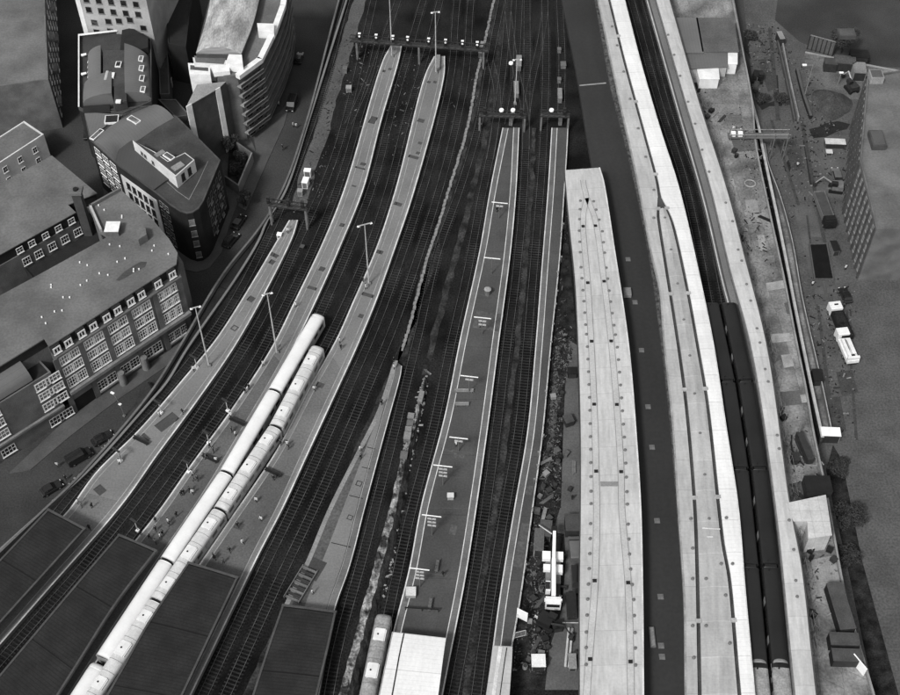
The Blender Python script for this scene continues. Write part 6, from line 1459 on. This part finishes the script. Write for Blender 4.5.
# spoil heap
c0=V2(831,104,ZS);m_=MB();n=28;rg=random.Random(9);rings=[(0,2.6),(.25,2.4),(.5,1.8),(.75,.9),(1.,.0)]
for f,h in rings:
    for i in range(n): a=2*math.pi*i/n;rr0=f*(1+.12*math.sin(3*a+1)+.05*rg.uniform(-1,1));m_.v.append((c0.x+4.6*rr0*math.cos(a),c0.y+5.6*rr0*math.sin(a),ZS+.03+h*(1+rg.uniform(-.1,.1)) if f<1 else ZS))
for j in range(4):
    for i in range(n): k=(i+1)%n;m_.face((j*n+i,(j+1)*n+i,(j+1)*n+k,j*n+k))
tag(recenter(m_.build('spoil_heap',Mt['mound'],smooth_=True)),'round dark heap of spoil on the pale ground in the upper right yard','heap')
for x,y,h,arm,lab in ((804,98,10,2.,'tall lamp post with a bright arm beside the spoil heap'),(838,84,3.5,.0,'short lamp post with a white head on the pale ground beyond the heap')):
    t=T('lamp_post',lab,'lamp post',x,y,ZS+.03);part(t,'post','coping',lambda b:b.tube((0,0,0),(0,0,h),.12,.09,8));part(t,'lamp_head','lamp_white',lambda b:b.box(-arm-.5,-.25,h-.1,-arm+.5,.25,h+.15));
    if arm: part(t,'arm','coping',lambda b:b.box(-arm,-.06,h-.05,0,.06,h+.03))
t=T('street_lamp','curved street lamp with two pale heads in front of the brick office','street lamp',124.5,416,ZS+.1,None,60)
part(t,'post','mid_metal',lambda b:[b.tube((0,.9*math.sin(k*.35)**2*0+k*k*.03,k*1.1),(0,(k+1)**2*.03,(k+1)*1.1),.09,.08,6) for k in range(6)]);part(t,'lamp_head','lamp_white',lambda b:b.box(-.2,.9,6.5,.2,1.7,6.7));part(t,'lower_lamp','lamp_white',lambda b:b.box(-.2,-.1,3.6,.2,.5,3.85));part(t,'base','coping',lambda b:b.box(-.25,-.25,0,.25,.25,.3))
box_thing('container','grey site cabin beyond the pale ground in the upper right','container',843,68,ZS+.03,5,3,2.6,'yard_slab','yard',-8)
box_thing('container','dark site cabin next to the low road wall in the upper right','container',829,69,ZS+.03,3,2.4,2.4,'dark_metal','canopy_edge',-8)
box_thing('container','black container at the right edge of the upper yard','container',857,62,ZS+.03,4.4,3,2.6,'black','black',-8)
box_thing('container','pale grey container at the right frame edge by the black container','container',857,76,ZS+.03,3,4,2.6,'concrete','coping',-5)
box_thing('generator','dark machine at the far end of the narrow trough','generator',779,43,ZS+.03,1.2,3,2.4,'dark_metal','concrete',8)
box_thing('generator','pale two-part box beside the tall dark building','generator',834,146,ZS+.03,4.6,1.8,1.4,'pavement','white_line',-3)
box_thing('rubble_bag','small white bag on the yard below the pale two-part box','bag',828.5,154,ZS+.03,1.4,1.2,.8,'coping','white_line',-3)
box_thing('generator','black machine beside the narrow excavation in the yard','generator',833.5,251,ZS+.03,1.4,3,1.6,'mid_metal','black',5)
box_thing('cable_drum','white block at the end of the pale hoarding','block',828,439,ZS+.03,3.6,2,2.4,'slab','lamp_white',-3)
box_thing('crate','dark crate between hoarding and yard fence','crate',816,380,ZS+.1,1.8,3,1.6,'black','black',0)
# black rectangular excavation with kerb
px=[(810,245.5),(826,245),(832.6,279.5),(815,279.5)];w_=[V2(x,y,ZS) for x,y in px]
t=bthing('covered_pit','black rectangular cover over an excavation in the middle of the yard',w_,'pit cover')
m_=MB();m_.prism(w_,ZS,ZS+.25);m_.build('cover',Mt['pit'],t);o_=inset(w_,-.3)
for i in range(4): j=(i+1)%4;m_=MB();m_.prism([w_[i],w_[j],o_[j],o_[i]],ZS,ZS+.4);m_.build('kerb',Mt['pavement' if i in(1,3) else 'yard'],t)
for i,(x,y,w,l) in enumerate(((818.5,287,1.0,4.4),(830.5,286,1.0,4.4),(824,301,1.9,2.2),(817,241,1.3,2.2))):
    t=T('steel_plate',['grey steel plate left below the black pit cover','grey steel plate right below the black pit cover','wide grey steel plate farthest below the black pit cover','grey steel plate just above the black pit cover'][i],'steel plate',x,y,ZS+.03,None,-3);part(t,'plate','pavement',lambda b:b.box(-w,-l/2,0,w,l/2,.12));part(t,'grip','dark_metal',lambda b:b.box(-.3,-.1,.12,.3,.1,.2))
# trees and shrubs
def leafy(name,label,cat,x,y,z,h,rad,n,trunk=True,sq=1.):
    t=T(name,label,cat,x,y,z);rg=random.Random(int(x*7+y))
    if trunk:
        def tk(b):
            b.tube((0,0,0),(0,0,h*.55),.22,.14,8)
            for k in range(6): a=k*1.05+rg.random();b.tube((0,0,h*(.3+.04*k)),(rad*.6*math.cos(a),rad*.6*math.sin(a),h*(.55+.06*k)),.09,.03,5)
        part(t,'trunk','bark',tk)
    else: part(t,'stem','bark',lambda b:[b.tube((0,0,0),(rad*.5*math.cos(a),rad*.5*math.sin(a),h*.7),.06,.02,5) for a in (0,1.2,2.5,3.8,5)])
    def cr(b):
        lobes=[(rg.uniform(-.6,.6)*rad,rg.uniform(-.6,.6)*rad,h*(.5+.4*rg.random()),rad*rg.uniform(.35,.6)) for _ in range(9)]
        for i in range(n):
            lx,ly,lz,lr=rg.choice(lobes);a=rg.uniform(0,6.28);u=rg.uniform(-1,1);r=lr*(.6+.4*rg.random());q=math.sqrt(1-u*u)
            c=Vector((lx+r*q*math.cos(a),ly+r*q*math.sin(a),max(.15,lz+r*u*sq)));s_=rg.uniform(.09,.2)
            d1=Vector((rg.gauss(0,1),rg.gauss(0,1),rg.gauss(0,.6))).normalized();d2=d1.orthogonal().normalized()
            b.quad(c-d1*s_,c-d2*s_*.7,c+d1*s_,c+d2*s_*.7)
    part(t,'crown' if trunk else 'foliage','foliage',cr)
leafy('broadleaf_tree','dark leafy tree beside the panel fence in the top right corner','tree',841,53,ZS,7,3.2,5200)
leafy('broadleaf_tree','dark tree growing in the walled garden beside the flats','tree',231,152,ZS+.4,4.5,2.2,2600)
leafy('shrub','low shrub in the near corner of the walled garden','shrub',238,172,ZS+.4,1.8,1.9,1600,False)
leafy('shrub','low shrub in the middle of the walled garden','shrub',241,160,ZS+.4,1.6,1.9,1600,False)
leafy('shrub','dark bush beside the hoarding below the black excavator','shrub',763,101,ZS+.01,1.6,1.8,1500,False)
leafy('shrub','dark bush in the yard between hoarding and trough','shrub',779,101,ZS+.01,1.6,2.0,1500,False)
leafy('shrub','dark bush at the top of the yard by the hoarding','shrub',749,38,ZS+.01,1.8,1.8,1500,False)
leafy('shrub','weedy bush at the foot of the works slab wall, lower right','shrub',846,560,ZS+.01,2,2.6,2200,False)
leafy('shrub','large weedy bush behind the sheeted scaffold at the right','shrub',850,520,ZS+.01,2.4,3.2,2600,False)
leafy('shrub','weedy bush below the white block at the hoarding end','shrub',838,470,ZS+.01,1.6,2.4,1800,False)
leafy('broadleaf_tree','dark street tree at the foot of the corner building','tree',246,206,ZS+.1,4.5,1.6,1500)
# white corner wall at bottom right
t=T('white_hoarding','bright white angled panel at the very bottom right','panel',857,668,.05,None,-60);part(t,'panel','lamp_white',lambda b:b.box(-1.6,-.1,0,1.6,.1,2.4));part(t,'brace','mid_metal',lambda b:(b.tube((-1.2,.1,2),(-1.2,1.4,0),.06,.06,4),b.tube((1.2,.1,2),(1.2,1.4,0),.06,.06,4)))

# ------------------------------------------------------------------ loose debris nobody could count
def debris(name,label,poly,z,n,mats,smin,smax,seed,long_=.35,sg=(1.6,3.2)):
    rg=random.Random(seed);b=MB();P_=[V2(x,y,z) for x,y in poly]
    xs=[p.x for p in P_];ys=[p.y for p in P_]
    def inside(x,y):
        c=False
        for i in range(len(P_)):
            p,q=P_[i],P_[i-1]
            if (p.y>y)!=(q.y>y) and x<(q.x-p.x)*(y-p.y)/(q.y-p.y)+p.x: c=not c
        return c
    cl=[(rg.uniform(min(xs),max(xs)),rg.uniform(min(ys),max(ys))) for _ in range(max(6,n//45))]
    k=0;tries=0
    while k<n and tries<n*60:
        tries+=1;c=rg.choice(cl);x=rg.gauss(c[0],sg[0]);y=rg.gauss(c[1],sg[1])
        if not inside(x,y): continue
        k+=1;s=rg.uniform(smin,smax);l=s*(rg.uniform(2.5,6) if rg.random()<long_ else rg.uniform(.8,1.6));h=s*rg.uniform(.3,.9)
        M=Matrix.Translation((x,y,z))@Matrix.Rotation(rg.uniform(0,3.14),4,'Z')@Matrix.Rotation(rg.uniform(-.25,.25),4,'X')
        b.box(-s/2,-l/2,-.02,s/2,l/2,h,m=rg.randrange(len(mats)),M=M)
    o=b.build(name,[Mt[m] for m in mats]);o['kind']='stuff';o['label']=label;o['category']='debris'
    return o
debris('debris','loose planks, bricks and scrap scattered over the works alley',[(568,200),(562,262),(554,346),(545,438),(536,508),(523,600),(515,652),(511,674),(545,674),(550,640),(556,600),(548,540),(560,505),(561,440),(563,390),(575,340),(569,260)],.05,3000,['black','dark_metal','pavement','mid_metal','soil','yard_slab','slate','black','soil'],.06,.2,3,.45,(1.0,5))
debris('debris','scattered rubbish and timber on the pale works slab',[(690,84),(735,75),(760,150),(790,270),(820,420),(828,500),(845,590),(857,670),(820,670),(806,560),(770,350),(748,258),(728,188),(704,110)],.05,700,['black','dark_metal','coping','pavement','mid_metal'],.07,.24,4,.3,(1.5,6))
debris('debris','rubbish and timber scattered over the grey yard',[(742,24),(776,24),(800,60),(846,110),(846,200),(856,280),(856,440),(834,440),(812,330),(785,210),(765,150),(750,80)],ZS+.05,1100,['black','dark_metal','pavement','yard_stain','yard_slab','mid_metal','black','coping'],.08,.28,5,.25,(2.6,7))
debris('debris','stones and litter along the tracks by the rubble strip',[(430,350),(436,350),(410,470),(395,560),(364,674),(354,674),(388,560),(400,470)],.04,500,['rubble','coping','concrete','black'],.1,.35,6,.15)
debris('debris','litter and scrap on the ground behind the street wall',[(40,520),(96,455),(150,400),(178,352),(188,340),(150,410),(96,468),(50,505)],ZS+.15,260,['black','dark_metal','coping','concrete'],.12,.4,7)
debris('debris','scrap and cable ends between the tracks in the station throat',[(345,40),(485,50),(560,60),(562,120),(470,140),(300,220),(285,225),(325,110)],.04,700,['black','mid_metal','pavement','dirt','dirt'],.06,.22,8,.3,(3,9))
